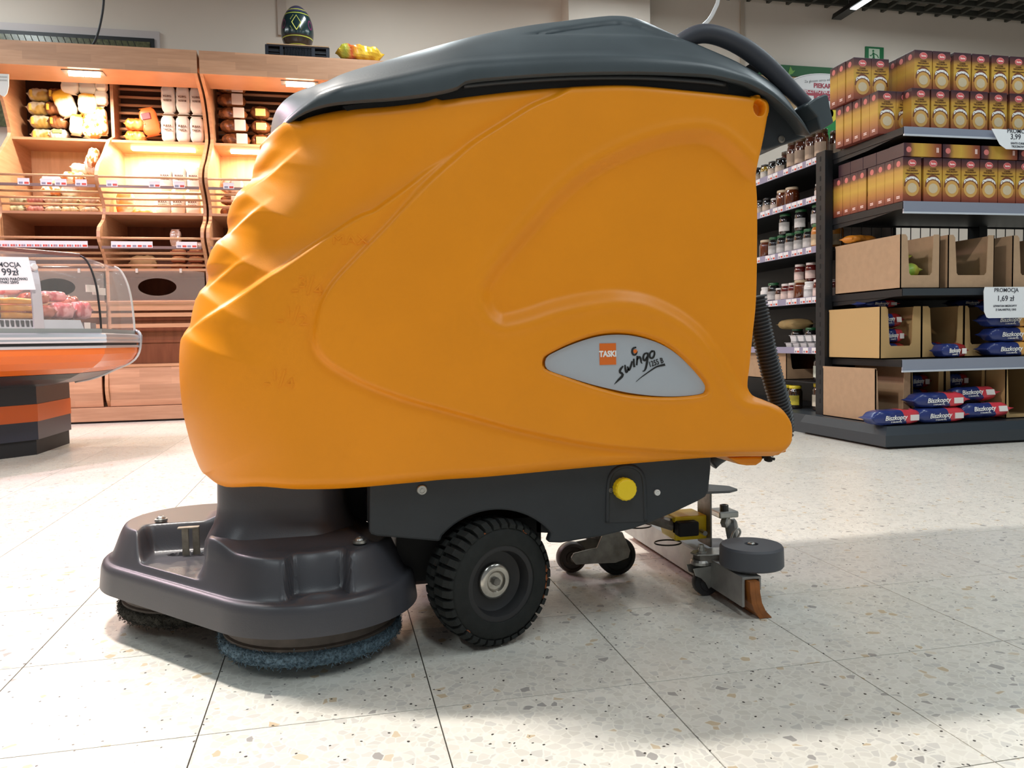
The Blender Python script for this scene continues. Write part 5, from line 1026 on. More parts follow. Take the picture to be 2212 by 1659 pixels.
# ---- cardboard display trays
M_CARD = mat('cardboard', rgb(176, 146, 116), .85, noise=(30, .05), bump=(120, .15)); M_CARD2 = mat('cardboard_tan', rgb(190, 158, 108), .85, noise=(30, .05), bump=(120, .15))
def tray(x0, x1, y0, y1, z0, h, m, label, cl=.04, cr=.035, cb=.06, low=None):
    r_ = thing('cardboard_tray', label, 'cardboard box', ((x0+x1)/2, (y0+y1)/2, z0), group='cardboard display trays'); t = .004
    G().box(x0, x0+t, y0, y1, z0, z0+h).make('side_panel', m, r_); G().box(x1-t, x1, y0, y1, z0, z0+h).make('side_panel', m, r_)
    G().box(x0, x1, y1-t, y1, z0, z0+h*.96).make('back_panel', m, r_); G().box(x0, x1, y0, y1, z0, z0+t).make('bottom_panel', m, r_)
    P_ = [(x0, z0), (x1, z0), (x1, z0+h), (x1-cr+.004, z0+h), (x1-cr, z0+h-.01), (x1-cr-.006, z0+cb+.012), (x1-cr-.016, z0+cb), (x0+cl+.014, z0+cb), (x0+cl+.006, z0+cb+.01), (x0+cl-.004, z0+h-.012), (x0+cl-.014, z0+h), (x0, z0+h)]
    if low: P_ = [(x0, z0), (x1, z0), (x1, z0+h), (x1-cr, z0+h), (x1-cr-.006, z0+low+.01), (x1-cr-.014, z0+low), (x0+cl+.01, z0+low), (x0+cl, z0+low+.01), (x0+cl-.006, z0+h-.01), (x0+cl-.016, z0+h), (x0, z0+h)]
    fixn(G().prismY(P_, y0, y0+t).make('front_panel', m, r_)); return r_
zC = SHZ[2]+.001
tray(onY(1945, 600, 3.212)[0], onY(2030, 600, 3.212)[0], GY+.012, 3.70, zC, .245, M_CARD, 'brown open-front carton with green bags, leftmost on the third shelf')
tray(onY(2048, 600, 3.212)[0], onY(2147, 600, 3.212)[0], GY+.012, 3.70, zC, .245, M_CARD, 'nearly empty open-front carton in the middle of the third shelf')
tray(onY(2187, 600, 3.212)[0], onY(2280, 600, 3.212)[0], GY+.012, 3.70, zC, .245, M_CARD, 'open-front carton beside the promotion card on third shelf')
zD = SHZ[3]+.001
tray(onY(1901, 740, 3.315)[0], onY(1990, 740, 3.315)[0], 3.315, 3.715, zD, .245, M_CARD2, 'tan carton with red biscuit packs, leftmost on the fourth shelf', cl=.045, cr=.045)
tray(onY(1991, 740, 3.315)[0], onY(2081, 740, 3.315)[0], 3.315, 3.715, zD, .245, M_CARD2, 'tan open-front carton, second from left on the fourth shelf', cl=.048, cr=.03)
tray(onY(2082.5, 740, 3.315)[0], onY(2172, 740, 3.315)[0], 3.315, 3.715, zD, .245, M_CARD2, 'tan carton behind the orange biscuit stack on fourth shelf', cl=.03, cr=.03)
zE = .101
tray(2.474, onY(1968, 880, 3.3)[0], 3.30, 3.715, zE, .255, M_CARD, 'tall carton with torn front at the left of the bottom shelf', cl=.012, cr=.038, cb=.02)
tray(onY(1967, 880, 3.36)[0], onY(2039, 880, 3.36)[0], 3.36, 3.715, zE, .255, M_CARD2, 'carton holding red biscuit packs, second on the bottom shelf', cl=.012, cr=.03, cb=.02)
tray(onY(2041, 880, 3.36)[0], onY(2128, 880, 3.36)[0], 3.36, 3.715, zE, .255, M_CARD2, 'narrow carton with stacked biscuits, third on the bottom shelf', cl=.03, cr=.02, cb=.02)
tray(onY(2128, 880, 3.36)[0]+.004, onY(2290, 880, 3.24)[0], 3.24, 3.715, zE, .255, M_CARD2, 'wide carton at the right of the bottom shelf', cl=.012, cr=.02, cb=.02)

# ---- biscuit packs
def bis_mat(name, c2):
    m, nt, b, tc, sp = nodemat(name, .25, .6); n = nt.nodes.new('ShaderNodeTexNoise'); n.inputs['Scale'].default_value = 18; nt.links.new(tc.outputs['Object'], n.inputs['Vector'])
    ma = nt.nodes.new('ShaderNodeMath'); ma.operation = 'MULTIPLY_ADD'; nt.links.new(n.outputs['Fac'], ma.inputs[0]); ma.inputs[1].default_value = .02; nt.links.new(sp.outputs[0], ma.inputs[2])
    sl = nt.nodes.new('ShaderNodeMath'); sl.operation = 'MULTIPLY_ADD'; nt.links.new(sp.outputs[2], sl.inputs[0]); sl.inputs[1].default_value = .5; nt.links.new(ma.outputs[0], sl.inputs[2])
    gt = nt.nodes.new('ShaderNodeMath'); gt.operation = 'GREATER_THAN'; nt.links.new(sl.outputs[0], gt.inputs[0]); gt.inputs[1].default_value = .058
    mx = nt.nodes.new('ShaderNodeMix'); mx.data_type = 'RGBA'; nt.links.new(gt.outputs[0], mx.inputs[0]); mx.inputs[6].default_value = (*rgb(38, 52, 110), 1); mx.inputs[7].default_value = (*c2, 1)
    nt.links.new(mx.outputs[2], b.inputs['Base Color']); return m
M_BRED, M_BORG, M_BRED2 = bis_mat('biscuit_red', rgb(206, 62, 74)), bis_mat('biscuit_orange', rgb(214, 160, 84)), bis_mat('biscuit_dark_red', rgb(140, 34, 34))
def biscuit(m, seed):
    r_ = thing('biscuit_pack', 'x', 'biscuit pack', group='biscuit packs on the end cap'); pillow(.146, .050, .034, seed, fin=.14, p=4, wr=.025).make('wrapper', m, r_, smooth=True)
    text('Biszkopty', .030, MATS['print_white'], r_, (-.022, -.0535, .036), xd=(1, 0, .06), shear=.25, offset=.0004); text('Z GALARETKĄ', .009, MATS['print_white'], r_, (-.020, -.0535, .017))
    G().box(.058, .104, -.0545, -.0510, .020, .046).make('label', mat('label_white', rgb(226, 222, 220), .5), r_)
    g = G(); g.lathe((.062, -.022, .064), (0, -.35, 1), [(.001, .006), (.014, .005), (.020, 0), (.019, -.004)], 16); g.make('cookie_print', mat('print_choc', rgb(96, 48, 36), .4), r_)
    g = G(); g.lathe((.090, -.018, .063), (0, -.35, 1), [(.001, .005), (.012, .004), (.017, 0), (.016, -.004)], 16); g.make('jelly_print', mat('print_berry', rgb(196, 70, 84), .35), r_)
    return r_
bp_ = {k: (biscuit(m, s_), [False]) for k, m, s_ in (('r', M_BRED, 1), ('o', M_BORG, 2), ('d', M_BRED2, 3))}
def bis(k, px, Y, z, rz, label, rx=0):
    x = onY(px, 900, Y)[0]
    for key, p0, p1, y_, Yt in (('second carton on b', 1967, 2039, 880, 3.36), ('second bottom', 1967, 2039, 880, 3.36), ('third bottom', 2041, 2128, 880, 3.36), ('in the leftmost tan', 1901, 1990, 740, 3.315), ('atop the leftmost tan', 1901, 1990, 740, 3.315), ('of the second tan', 1991, 2081, 740, 3.315)):
        if key in label: x = (onY(p0, y_, Yt)[0]+onY(p1, y_, Yt)[0])/2
    o = put(bp_[k][0], bp_[k][1], (x, Y, z), label, rz=rz, rx=rx)
    if 'carton' in label and 'front of' not in label: o.scale = (.50, .95, .96)
    if 'across' in label or 'on top of the leftmost tan' in label: o.scale = (.8, 1, .55)
    return o
bis('r', 1926, 3.215, zE, .06, 'blue and red biscuit pack, leftmost at the front of bottom shelf')
bis('r', 2022, 3.225, zE, .03, 'blue and red biscuit pack lying in the middle of the bottom shelf front')
bis('r', 2020, 3.240, zE+.069, -.05, 'biscuit pack on top of the middle one on the bottom shelf')
bis('r', 2120, 3.225, zE+.010, 0, 'large upright-faced biscuit pack at the right of the bottom shelf', rx=-.25)
bis('r', 2094, 3.285, zE+.082, .02, 'biscuit pack on top of the right stack on bottom shelf', rx=-.3)

bis('d', 1985, 3.46, zE+.075, 0, 'dark red biscuit pack inside the second carton on bottom shelf'); bis('d', 1986, 3.46, zE+.146, .03, 'topmost dark red biscuit pack inside the second bottom carton')
bis('r', 1987, 3.45, zE+.006, .03, 'lower biscuit pack inside the second bottom carton'); bis('d', 2066, 3.45, zE+.075, 0, 'biscuit pack in the third bottom carton above the right stack'); bis('d', 2067, 3.45, zE+.146, 0, 'topmost biscuit pack in the third bottom carton')
bis('d', 2048, 3.255, zD, .0, 'blue and dark red biscuit pack in front of the second carton on the fourth shelf')
for k in range(4): bis('o', 2172+(k % 2)*4-k*2, 3.258+.004*k, zD+.069*k, -.03+.02*k, 'blue and orange biscuit pack, %s from the bottom of the fourth-shelf stack' % ORDN[k])
bis('d', 1934, 3.40, zD+.006, 0, 'lowest biscuit pack in the leftmost tan carton on fourth shelf'); bis('r', 1930, 3.41, zD+.075, .06, 'middle biscuit pack in the leftmost tan carton on fourth shelf'); bis('d', 1930, 3.42, zD+.146, -.15, 'tilted dark red biscuit pack atop the leftmost tan carton', rx=-.15)
bis('d', 2018, 3.41, zD+.006, .05, 'biscuit pack at the bottom of the second tan carton'); bis('d', 2085, 3.52, zD+.247, .1, 'biscuit pack lying across the tan cartons under the third shelf')
bis('r', 1890, 3.52, zD+.247, .2, 'blue biscuit pack on top of the leftmost tan carton'); 
# green snack bags
M_GRN = rampmat('green_bag', 0, -.09, .09, [(0, rgb(176, 84, 44)), (.12, rgb(150, 190, 70)), (.45, rgb(200, 208, 60)), (.75, rgb(150, 196, 80)), (.95, rgb(206, 206, 90))], .3, jitter=.06)
def bag(name, m, sx, sy, sz, seed, loc, rot, label, cat, group=None, **k):
    o = pillow(sx, sy, sz, seed, **k).make(name, m, None, smooth=True); o.location = loc; o.rotation_euler = rot; return tag(o, label, cat, group)
gb = 'green snack bags in the cartons'
bag('snack_bag', M_GRN, .076, .06, .022, 4, ((onY(1945, 600, 3.212)[0]+onY(2030, 600, 3.212)[0])/2, 3.32, zC+.006), (0, 0, .1), 'lowest green snack bag in the leftmost carton on third shelf', 'snack bag', gb)
bag('snack_bag', M_GRN, .076, .06, .034, 5, ((onY(1945, 600, 3.212)[0]+onY(2030, 600, 3.212)[0])/2, 3.34, zC+.052), (0, -.05, -.1), 'middle yellow-green snack bag in the leftmost carton on third shelf', 'snack bag', gb)
bag('snack_bag', M_GRN, .075, .055, .034, 6, ((onY(1945, 600, 3.212)[0]+onY(2030, 600, 3.212)[0])/2, 3.40, zC+.128), (-.25, .12, .05), 'topmost green snack bag in the leftmost carton on third shelf', 'snack bag', gb)
bag('snack_bag', M_GRN, .085, .06, .018, 8, ((onY(2048, 600, 3.212)[0]+onY(2147, 600, 3.212)[0])/2, 3.33, zC+.006), (0, .08, .05), 'flat green snack bag in the nearly empty middle carton', 'snack bag', gb)
bag('snack_bag', mat('orange_bag', rgb(206, 130, 40), .35), .09, .05, .02, 9, (2.60, 3.60, zC+.248), (0, 0, .2), 'clear and orange bag lying behind the leftmost third-shelf carton', 'snack bag')
# pale cartons seen through the wire back
for k, (x, c_) in enumerate(((3.03, (206, 210, 214)), (3.14, (198, 206, 210)), (3.25, (212, 212, 208)), (3.36, (204, 208, 214)))):
    r_ = thing('tea_box', 'white and green box behind the wire back, %s from left' % ORDN[k], 'box', (x, 3.84, zC), group='boxes behind the wire back')
    G().box(x-.05, x+.05, 3.80, 3.88, zC, zC+.245+.012*k).make('carton', mat('tea_white%d' % k, rgb(*c_), .5), r_); G().box(x-.0503, x+.0503, 3.799, 3.801, zC+.17, zC+.205).make('green_band', mat('band_green', rgb(40, 130, 84), .5), r_)
    G().box(x-.03, x+.02, 3.7985, 3.8, zC+.215, zC+.228).make('dark_print', mat('print_navy', rgb(60, 76, 110), .5), r_)

# ---- side shelves with jars
side = thing('jar_shelf', 'black side shelving with jars and price strips behind the post', 'shelf unit', (2.75, 4.5, 0))
JZ = [1.455, 1.255, .99, .722, .45]; JX = 2.53; JY0, JY1 = 3.83, 5.6
G().box(bx0+.03, 3.0, 3.802, JY1, 0, .1).make('plinth', M_BK2, side); G().box(2.95, 2.97, 3.802, JY1, .1, 1.46).make('back_panel', M_BK, side)
for i, z_ in enumerate(JZ):
    G().box(JX+.004, 2.96, 3.802, JY1, z_-.028, z_-.012).make('shelf', M_BK, side)
    st = G().box(JX-.004, JX, JY0, JY1, z_-.034, z_+.002).make('price_strip', mat('strip_clear', rgb(150, 146, 172), .3, spec=.5), side)
    G().box(JX-.003, JX+.04, 3.802, 3.85, z_-.028, z_-.020).make('shelf_hook', mat('hook_grey', rgb(160, 164, 160), .4, metal=.4), side)
    k = random.Random(i); y = JY0+.012
    while y < 5.0:
        if k.random() < (.42 if i == 4 else .86): o = place(tag_mesh(), 'price_tag', st, (JX-.0042, y+.026, z_-.016), rz=-PI/2)
        y += .054+(.03 if k.random() < .35 else .002)
def lathe_mesh(name, prof, m, n=20):
    g = G().lathe((0, 0, 0), (0, 0, 1), prof, n); me = bpy.data.meshes.new(name); me.from_pydata(g.V, [], g.F); me.polygons.foreach_set('use_smooth', [True]*len(me.polygons)); me.materials.append(m); return me
def label_mesh(r, z0, z1, m, a0=-1.15, a1=1.15):
    V_ = []; n = 10
    for t in np.linspace(a0, a1, n): V_ += [(r*math.sin(t), -r*math.cos(t), z0), (r*math.sin(t), -r*math.cos(t), z1)]
    me = bpy.data.meshes.new('label'); me.from_pydata(V_, [], [(2*i, 2*i+2, 2*i+3, 2*i+1) for i in range(n-1)]); me.materials.append(m); return me
JARS = {}
def jar(kind):
    """kinds: (radius, height, glass colour, lid colour, label colour)"""
    if kind in JARS: return JARS[kind]
    R_, H_j, cg, cl, cb = kind; r_ = thing('jar', 'x', 'jar', group='jars on the side shelves'); nm = '%d_%d_%d' % cg
    glass = mat('jar_'+nm, rgb(*cg), .08, spec=.8, coat=.6)
    link('glass_body', lathe_mesh('glass_body', [(.002, 0), (R_*.9, 0), (R_, .006), (R_, H_j*.70), (R_*.96, H_j*.78), (R_*.80, H_j*.86), (R_*.80, H_j*.90), (.002, H_j*.90)], glass), None, r_)
    link('lid', lathe_mesh('lid', [(R_*.82, H_j*.87), (R_*.86, H_j*.875), (R_*.86, H_j*.985), (R_*.82, H_j), (.002, H_j)], mat('lid_%d_%d_%d' % cl, rgb(*cl), .3, spec=.6)), None, r_)
    if cb: link('label', label_mesh(R_*1.012, H_j*.16, H_j*.58, rampmat('label_%d_%d_%d' % cb, 2, 0, .1, [(0, rgb(*[int(v*.8) for v in cb])), (.25, rgb(*cb)), (.6, rgb(*cb)), (.75, rgb(*[int(v*.75) for v in cb]))], .5, jitter=.05) if 'label_%d_%d_%d' % cb not in MATS else MATS['label_%d_%d_%d' % cb]), None, r_)
    JARS[kind] = (r_, [False]); return JARS[kind]
T_HON = (.036, .165, (70, 34, 22), (66, 50, 30), (196, 172, 150)); T_OIL = (.030, .10, (150, 120, 40), (40, 36, 32), (226, 222, 212)); T_DK = (.033, .10, (24, 20, 20), (30, 28, 28), (216, 200, 184))
T_AMB = (.042, .115, (96, 44, 20), (196, 176, 150), None); T_SM = (.028, .085, (60, 30, 22), (206, 206, 204), (226, 214, 206)); T_GRL = (.036, .12, (22, 20, 22), (34, 92, 56), (206, 206, 206)); T_GRO = (.042, .135, (176, 112, 34), (60, 110, 60), (220, 196, 160))
T_WH = (.036, .10, (236, 236, 236), (228, 228, 228), (222, 222, 224)); T_RED = (.033, .105, (90, 24, 22), (220, 214, 212), (228, 206, 200)); T_YEL = (.044, .150, (34, 22, 18), (232, 206, 40), (226, 220, 200)); T_YEL2 = (.04, .13, (40, 30, 20), (226, 206, 50), (214, 202, 70)); T_BIG = (.060, .150, (30, 20, 22), (40, 60, 44), (206, 214, 200))
rows = [(0, [(T_HON, .0), (T_HON, .09), (T_HON, .19), (T_HON, .27), (T_DK, .40), (T_DK, .48), (T_OIL, .57), (T_DK, .66)], .05), (1, [(T_SM, .03), (T_AMB, .30), (T_AMB, .39), (T_SM, .48), (T_DK, .56), (T_DK, .64)], .06),
        (2, [(T_GRO, .02), (T_GRL, .11), (T_GRL, .20), (T_GRL, .29), (T_GRL, .38), (T_GRL, .47), (T_AMB, .56)], .05), (3, [(T_RED, .02), (T_WH, .10), (T_AMB, .19), (T_RED, .265), (T_RED, .34), (T_SM, .41), (T_GRL, .48), (T_WH, .56)], .05)]
zfl = ['top', 'second', 'third', 'fourth']
for i, lst, dx in rows:
    for k, (kd, dy) in enumerate(lst):
        p_, u_ = jar(kd); put(p_, u_, (JX+dx, JY0+.06+dy, JZ[i]-.0115), 'jar on the %s side shelf, %s from the post' % (zfl[i], ORDN[k]), rz=-PI/2+.5)
    for k in range(5 if i != 1 else 2):
        kd = lst[(k*2) % len(lst)][0]; p_, u_ = jar(kd); put(p_, u_, (JX+dx+.10, JY0+.08+k*.12, JZ[i]-.0115), 'jar in the back row of the %s side shelf, %s from the post' % (zfl[i], ORDN[k]), rz=-PI/2+.5)
for k in range(3): p_, u_ = jar(T_GRL); put(p_, u_, (JX+.055, JY0+.10+k*.16, JZ[2]-.0115+.1205), 'green-lidded jar stacked on top of the third side shelf jars, %s from the post' % ORDN[k], rz=-PI/2+.5)
for k in range(3): p_, u_ = jar(T_RED); put(p_, u_, (JX+.10, JY0+.12+k*.11, JZ[3]-.0115+.106), 'red jar stacked in the upper row of the fourth side shelf, %s from the post' % ORDN[k], rz=-PI/2+.5)
M_TUB = mat('tub_white', rgb(214, 216, 220), .4)
for k in range(9):
    tier = k // 5; yy = JY0+.05+(k % 5)*.075+tier*.03
    r_ = thing('portion_tub', 'white portion tub on the fifth side shelf, %s tier, %s from the post' % (('lower', 'upper')[tier], ORDN[k % 5]), 'tub', (JX+.06, yy, JZ[4]-.011+tier*.042), group='white portion tubs')
    c_ = np.array([JX+.06, yy, JZ[4]-.011+tier*.042]); g = G(); g.rings([[(c_[0]+sx*q_, c_[1]+sy*q_, c_[2]+zz) for sx, sy in ((-1, -1), (1, -1), (1, 1), (-1, 1))] for q_, zz in ((.024, 0), (.031, .034))]); fixn(g.make('cup', M_TUB, r_, bev=.004)); G().box(c_[0]-.034, c_[0]+.034, c_[1]-.034, c_[1]+.034, c_[2]+.034, c_[2]+.037).make('lid', mat('tub_lid', rgb(196, 198, 204), .3), r_, bev=.001)
for k in range(3):
    p_, u_ = jar(T_GRL if k else T_RED); put(p_, u_, (JX+.12, JY0+.12+k*.14, JZ[4]-.011), 'dark jar behind the white tubs on the fifth side shelf, %s from the post' % ORDN[k], rz=-PI/2)
for k, (kd, dy, dx) in enumerate(((T_YEL, .0, .05), (T_YEL, .11, .10), (T_YEL2, .28, .05), (T_YEL2, .37, .05), (T_YEL2, .46, .05))):
    p_, u_ = jar(kd); put(p_, u_, (JX+dx, JY0+.03+dy, .1005), 'yellow-lidded jar on the bottom shelf behind the hose, %s from the post' % ORDN[k], rz=-PI/2+.4)
p_, u_ = jar(T_BIG); put(p_, u_, (JX+.10, JY0+.10, .262), 'large dark jar with fruit label above the yellow-lidded jars', rz=-PI/2+.3)
G().box(JX+.02, 2.95, JY0, JY0+.5, .255, .261).make('shelf', M_BK, side)
tray(JX+.03, 2.9, 4.20, 4.75, .2615, .16, M_CARD, 'brown carton behind the hose on the low side shelf', cl=.03, cr=.03)
bag('sugar_sack', mat('sack_kraft', rgb(150, 128, 84), .8), .11, .08, .03, 21, (JX+.12, JY0+.42, JZ[4]+.10), (0, 0, 1.4), 'brown sack lying on the fifth side shelf', 'sack')
# ------------------------------------------------------------------ things on the wall and ceiling
# grid ceiling: dark metal bars
MB_ = mat('grid_bar', rgb(58, 58, 52), .6)
for k in range(26):
    y_ = 1.8+k*.2; G().box(-3, 8.8, y_, y_+.03, CEIL, CEIL+.05).make('grid_bar', MB_, ceil)
for k in range(34):
    x_ = 1.6+k*.2; G().box(x_, x_+.03, 1.8, 6.9, CEIL+.005, CEIL+.045).make('grid_bar', MB_, ceil)
# linear fluorescent fixtures
def fixture(x, y, label, lit=True, L=1.25, z=None):
    z = z or CEIL-.13; r_ = thing('ceiling_lamp', label, 'ceiling lamp', (x, y, z), group='linear ceiling lamps')
    fixn(G().rings([[(x+s_*w_, yy, z+zz) for s_, w_, zz in ((-1, .05, 0), (1, .05, 0), (1, .035, .05), (-1, .035, .05))] for yy in (y-L/2, y+L/2)]).make('housing', mat('lamp_housing', rgb(38, 36, 36), .5), r_))
    G().box(x-.03, x+.03, y-L/2, y-L/2+L*.80, z-.006, z+.001).make('diffuser', mat('tube_glow', (.9, .97, 1), .5, emit=((.86, .96, 1.0), 9)), r_)
    for yy in (y-L*.35, y+L*.35): G().tube([(x, yy, z+.05), (x, yy, CEIL+.02)], .003, 6).make('suspension_wire', mat('wire_grey', rgb(120, 120, 118), .4), r_)
for k, (x, y) in enumerate(TUBES): fixture(x, y, 'linear ceiling lamp out of view, number %s row' % ORDN[k])
e0, e1 = onZ(1803, 42, CEIL-.13), onZ(1884, 0, CEIL-.13)
fixture(e0[0]+.02, e0[1]-.62, 'black linear ceiling lamp with bright tube at the top right')
# exit sign
WS = WY-.012
a, b_ = onY(1870, 100, WS), onY(1909, 129, WS); b_[2] = a[2]-.18
ex = thing('exit_sign', 'green exit sign with running figure above the sugar cartons', 'exit sign', ((a[0]+b_[0])/2, WS, b_[2])); w_ = b_[0]-a[0]; h_ = a[2]-b_[2]
G().box(a[0], b_[0], WS, WY, b_[2], a[2]).make('board', mat('exit_green', rgb(16, 112, 62), .5), ex)
G().box(a[0]+w_*.17, a[0]+w_*.76, WS-.002, WS, b_[2]+h_*.12, a[2]-h_*.10).make('white_field', mat('exit_white', rgb(206, 220, 196), .5), ex)
cx, cz = a[0]+w_*.42, b_[2]+h_*.45; f = G(); s_ = h_
f.lathe((cx-.02*s_, WS-.003, cz+.33*s_), (0, -1, 0), [(.055*s_, 0), (.055*s_, .002)], 14)
for p0, p1, r_ in (((-.02, .25), (.02, .0), .07), ((0, .2), (.22, .12), .03), ((.22, .12), (.30, -.02), .03), ((-.02, .2), (-.16, .06), .03), ((-.16, .06), (-.22, .1), .03), ((.02, 0), (.12, -.18), .05), ((.12, -.18), (.13, -.33), .04), ((.0, 0), (-.10, -.16), .05), ((-.10, -.16), (-.26, -.18), .04)):
    d = np.array([p1[0]-p0[0], p1[1]-p0[1]]); n_ = np.array([-d[1], d[0]])/np.linalg.norm(d)*r_/1.6
    q = [(cx+s_*(p[0]+k*n_[0]), cz+s_*(p[1]+k*n_[1])) for p, k in ((p0, 1), (p0, -1), (p1, -1), (p1, 1))]; f.rings([[(x, WS-.003, z) for x, z in q], [(x, WS-.005, z) for x, z in q]])
fixn(f.make('running_figure', MATS['exit_green'], ex))['kind'] = 'stuff'
# bakery banner board on the wall with an oval sign
a, b_ = onY(1630, 141, WS), onY(1812, 166, WS)
bn = thing('wall_banner', 'green and beige bakery board on the wall behind the handle', 'wall board', ((a[0]+b_[0])/2, WS, 2.4))
G().box(a[0], b_[0]+.6, WS-.02, WY, 2.45, a[2]-.09).make('board', mat('board_beige', rgb(190, 160, 122), .7), bn)
G().box(a[0]-.02, b_[0]+.6, WS-.03, WS-.018, onY(1700, 166, WS)[2], onY(1700, 143, WS)[2]).make('green_band', mat('band_dark_green', rgb(26, 92, 46), .6), bn)
lf = G(); p = onY(1707, 154, WS-.032); lf.rings([[(p[0]+x*.05, p[1], p[2]+z*.05) for x, z in ((-.6, -.9), (0, .9), (.5, .1), (1.0, .2), (.5, -.4), (0, -.6))], [(p[0]+x*.05, p[1]-.002, p[2]+z*.05) for x, z in ((-.6, -.9), (0, .9), (.5, .1), (1.0, .2), (.5, -.4), (0, -.6))]]); fixn(lf.make('leaf_print', mat('leaf_green', rgb(110, 160, 70), .6), bn))
G().box(onY(1755, 240, WS)[0], b_[0]+.6, WS-.03, WS-.018, 2.2, onY(1780, 240, WS)[2]).make('green_panel', mat('panel_green', rgb(20, 130, 60), .6), bn)
rg = G(); c = onY(1790, 245, WS-.033); rg.lathe(c, (0, -1, 0), [(.05, 0), (.05, .003), (.09, .003), (.09, 0)], 24); rg.make('yellow_ring', mat('ring_yellow', rgb(226, 206, 40), .5), bn)
ov = thing('oval_sign', 'white oval sign with red bakery lettering behind the handle', 'sign', onY(1800, 230, WS-.04).tolist())
c = onY(1782, 198, WS-.04); rx, rz_ = .42, .165; g = G(); g.rings([[(c[0]+rx*math.cos(t), yy, c[2]+rz_*math.sin(t)) for t in np.linspace(0, 2*PI, 49)[:-1]] for yy in (WS-.035, WS-.045)]); fixn(g.make('oval_board', mat('oval_white', rgb(232, 228, 228), .5), ov))
def oring(k0, k1): 
    t = np.linspace(0, 2*PI, 49)[:-1]; V_ = [(c[0]+rx*k*math.cos(q), WS-.0455, c[2]+rz_*k*math.sin(q)) for k in (k0, k1) for q in t]; return V_, [(i, (i+1) % 48, 48+(i+1) % 48, 48+i) for i in range(48)]
mk('oval_line', *oring(.93, .945), mat('line_grey', rgb(150, 150, 152), .5), ov)
YT_ = WS-.047; rd_ = mat('sign_red', rgb(170, 36, 60), .5)
text('PIEKARNIA', .058, rd_, ov, onY(1787, 186.5, YT_), offset=.002); text('Kalata', .064, rd_, ov, onY(1780, 212, YT_), offset=.003, xs=1.35)
q0, q1 = onY(1722, 199, YT_), onY(1842, 199, YT_); G().box(c[0]-rx*.92, c[0]+rx*.92, YT_, YT_+.002, q0[2]-.024, q0[2]+.024).make('red_band', rd_, ov)
text('PIECZYWO NA ZAKWASIE', .047, mat('sign_white', rgb(236, 226, 226), .5), ov, onY(1781, 198.5, YT_-.001), offset=.001, xs=.82); text('Za głosem serca od lat', .034, mat('sign_grey', rgb(150, 150, 152), .5), ov, onY(1770, 174, YT_), xd=(1, 0, .12), ud=(-.12, 0, 1))
# conduits and cables
tag(G().box(onY(1598, 40, WY)[0], onY(1606, 40, WY)[0], WY-.02, WY, 2.2, CEIL).make('conduit', mat('conduit_paint', rgb(186, 172, 156), .8)), 'painted vertical conduit on the wall behind the push handle', 'conduit')
tag(G().box(onY(600, 40, WY)[0], onY(619, 40, WY)[0], WY-.03, WY, onY(605, 78, WY)[2], CEIL).make('conduit', mat('conduit_paint2', rgb(200, 184, 172), .8)), 'painted conduit on the wall behind the painted egg', 'conduit')
P_ = trY([(1556, -60), (1551, 0), (1545, 18), (1532, 42), (1512, 62), (1500, 80)], 4.5); tag(G().tube(catmull(P_, 20), .012, 8).make('white_cable', mat('cable_white', rgb(236, 236, 236), .5), None, smooth=True), 'white cable hanging from the ceiling above the push handle', 'cable')
P_ = trY([(226, -70), (224, 0), (220, 35), (212, 70), (203, 93), (190, 108)], 6.1); tag(G().tube(catmull(P_, 20), .008, 8).make('black_cable', mat('cable_black', rgb(26, 22, 24), .5), None, smooth=True), 'black cable hanging down onto the bakery header', 'cable')
# window with grating in the wall
W0, W1 = onY(-60, 50, WY-.01), onY(345, 71, WY-.01)
wn = thing('window_1', 'low wide window with wire glass above the bakery display', None, (W1[0]-.5, WY, 2.4), kind='structure')
zt_ = onY(340, 70, WY-.01)[2]
G().box(W0[0], W1[0], WY-.03, WY, 2.2, zt_).make('window_frame', mat('frame_white', rgb(196, 186, 184), .6), wn)
x1_ = onY(333, 85, WY-.04)[0]; z1_ = onY(333, 84, WY-.04)[2]
G().box(W0[0], x1_, WY-.045, WY-.03, 2.2, z1_).make('window_sash', mat('sash_black', rgb(26, 24, 26), .5), wn)
G().box(W0[0], x1_-.03, WY-.05, WY-.044, 2.2, z1_-.03).make('pane', mat('wire_glass', rgb(92, 92, 66), .25, noise=(40, .4)), wn)
for k in range(30): x_ = x1_-.05-.045*k; G().tube([(x_, WY-.052, 2.6), (x_-.10, WY-.052, z1_-.03)], .003, 5).make('wire', mat('wire_dark', rgb(52, 50, 40), .6), wn)
# black crate with cardboard and the painted egg
cr0, cr1 = onY(574, 105, 6.1), onY(712, 112, 6.1); zb_ = HT+.001; zc = zb_+.072
ct = thing('plastic_crate', 'black plastic crate lying on the bakery header', 'crate', ((cr0[0]+cr1[0])/2, 6.25, zb_)); M_CR = mat('crate_black', rgb(30, 34, 44), .4)
cx0, cx1 = cr0[0], cr1[0]
G().box(FYB, FYB, 0, 0, 0, 0) if False else None
G().box(cx0+.01, cx1-.01, 6.045, 6.35, zb_, zb_+.05).make('body', mat('crate_inner', rgb(18, 20, 26), .6), ct)
G().box(cx0, cx1, 6.025, 6.37, zc-.010, zc).make('rim', M_CR, ct, bev=.004)
for x_ in (cx0, cx0+.10, cx1-.125, cx1-.025): G().box(x_, x_+.022, 6.027, 6.045, zb_, zc-.01).make('rib', M_CR, ct)
for k in range(18): x_ = cx0+.135+k*.0105; G().box(x_, x_+.005, 6.032, 6.046, zb_, zc-.01).make('rib', M_CR, ct)
for x_ in (cx0+.02, cx1-.11):
    for zz in (.008, .026): G().box(x_, x_+.09, 6.031, 6.044, zb_+zz, zb_+zz+.006).make('lattice_bar', M_CR, ct)
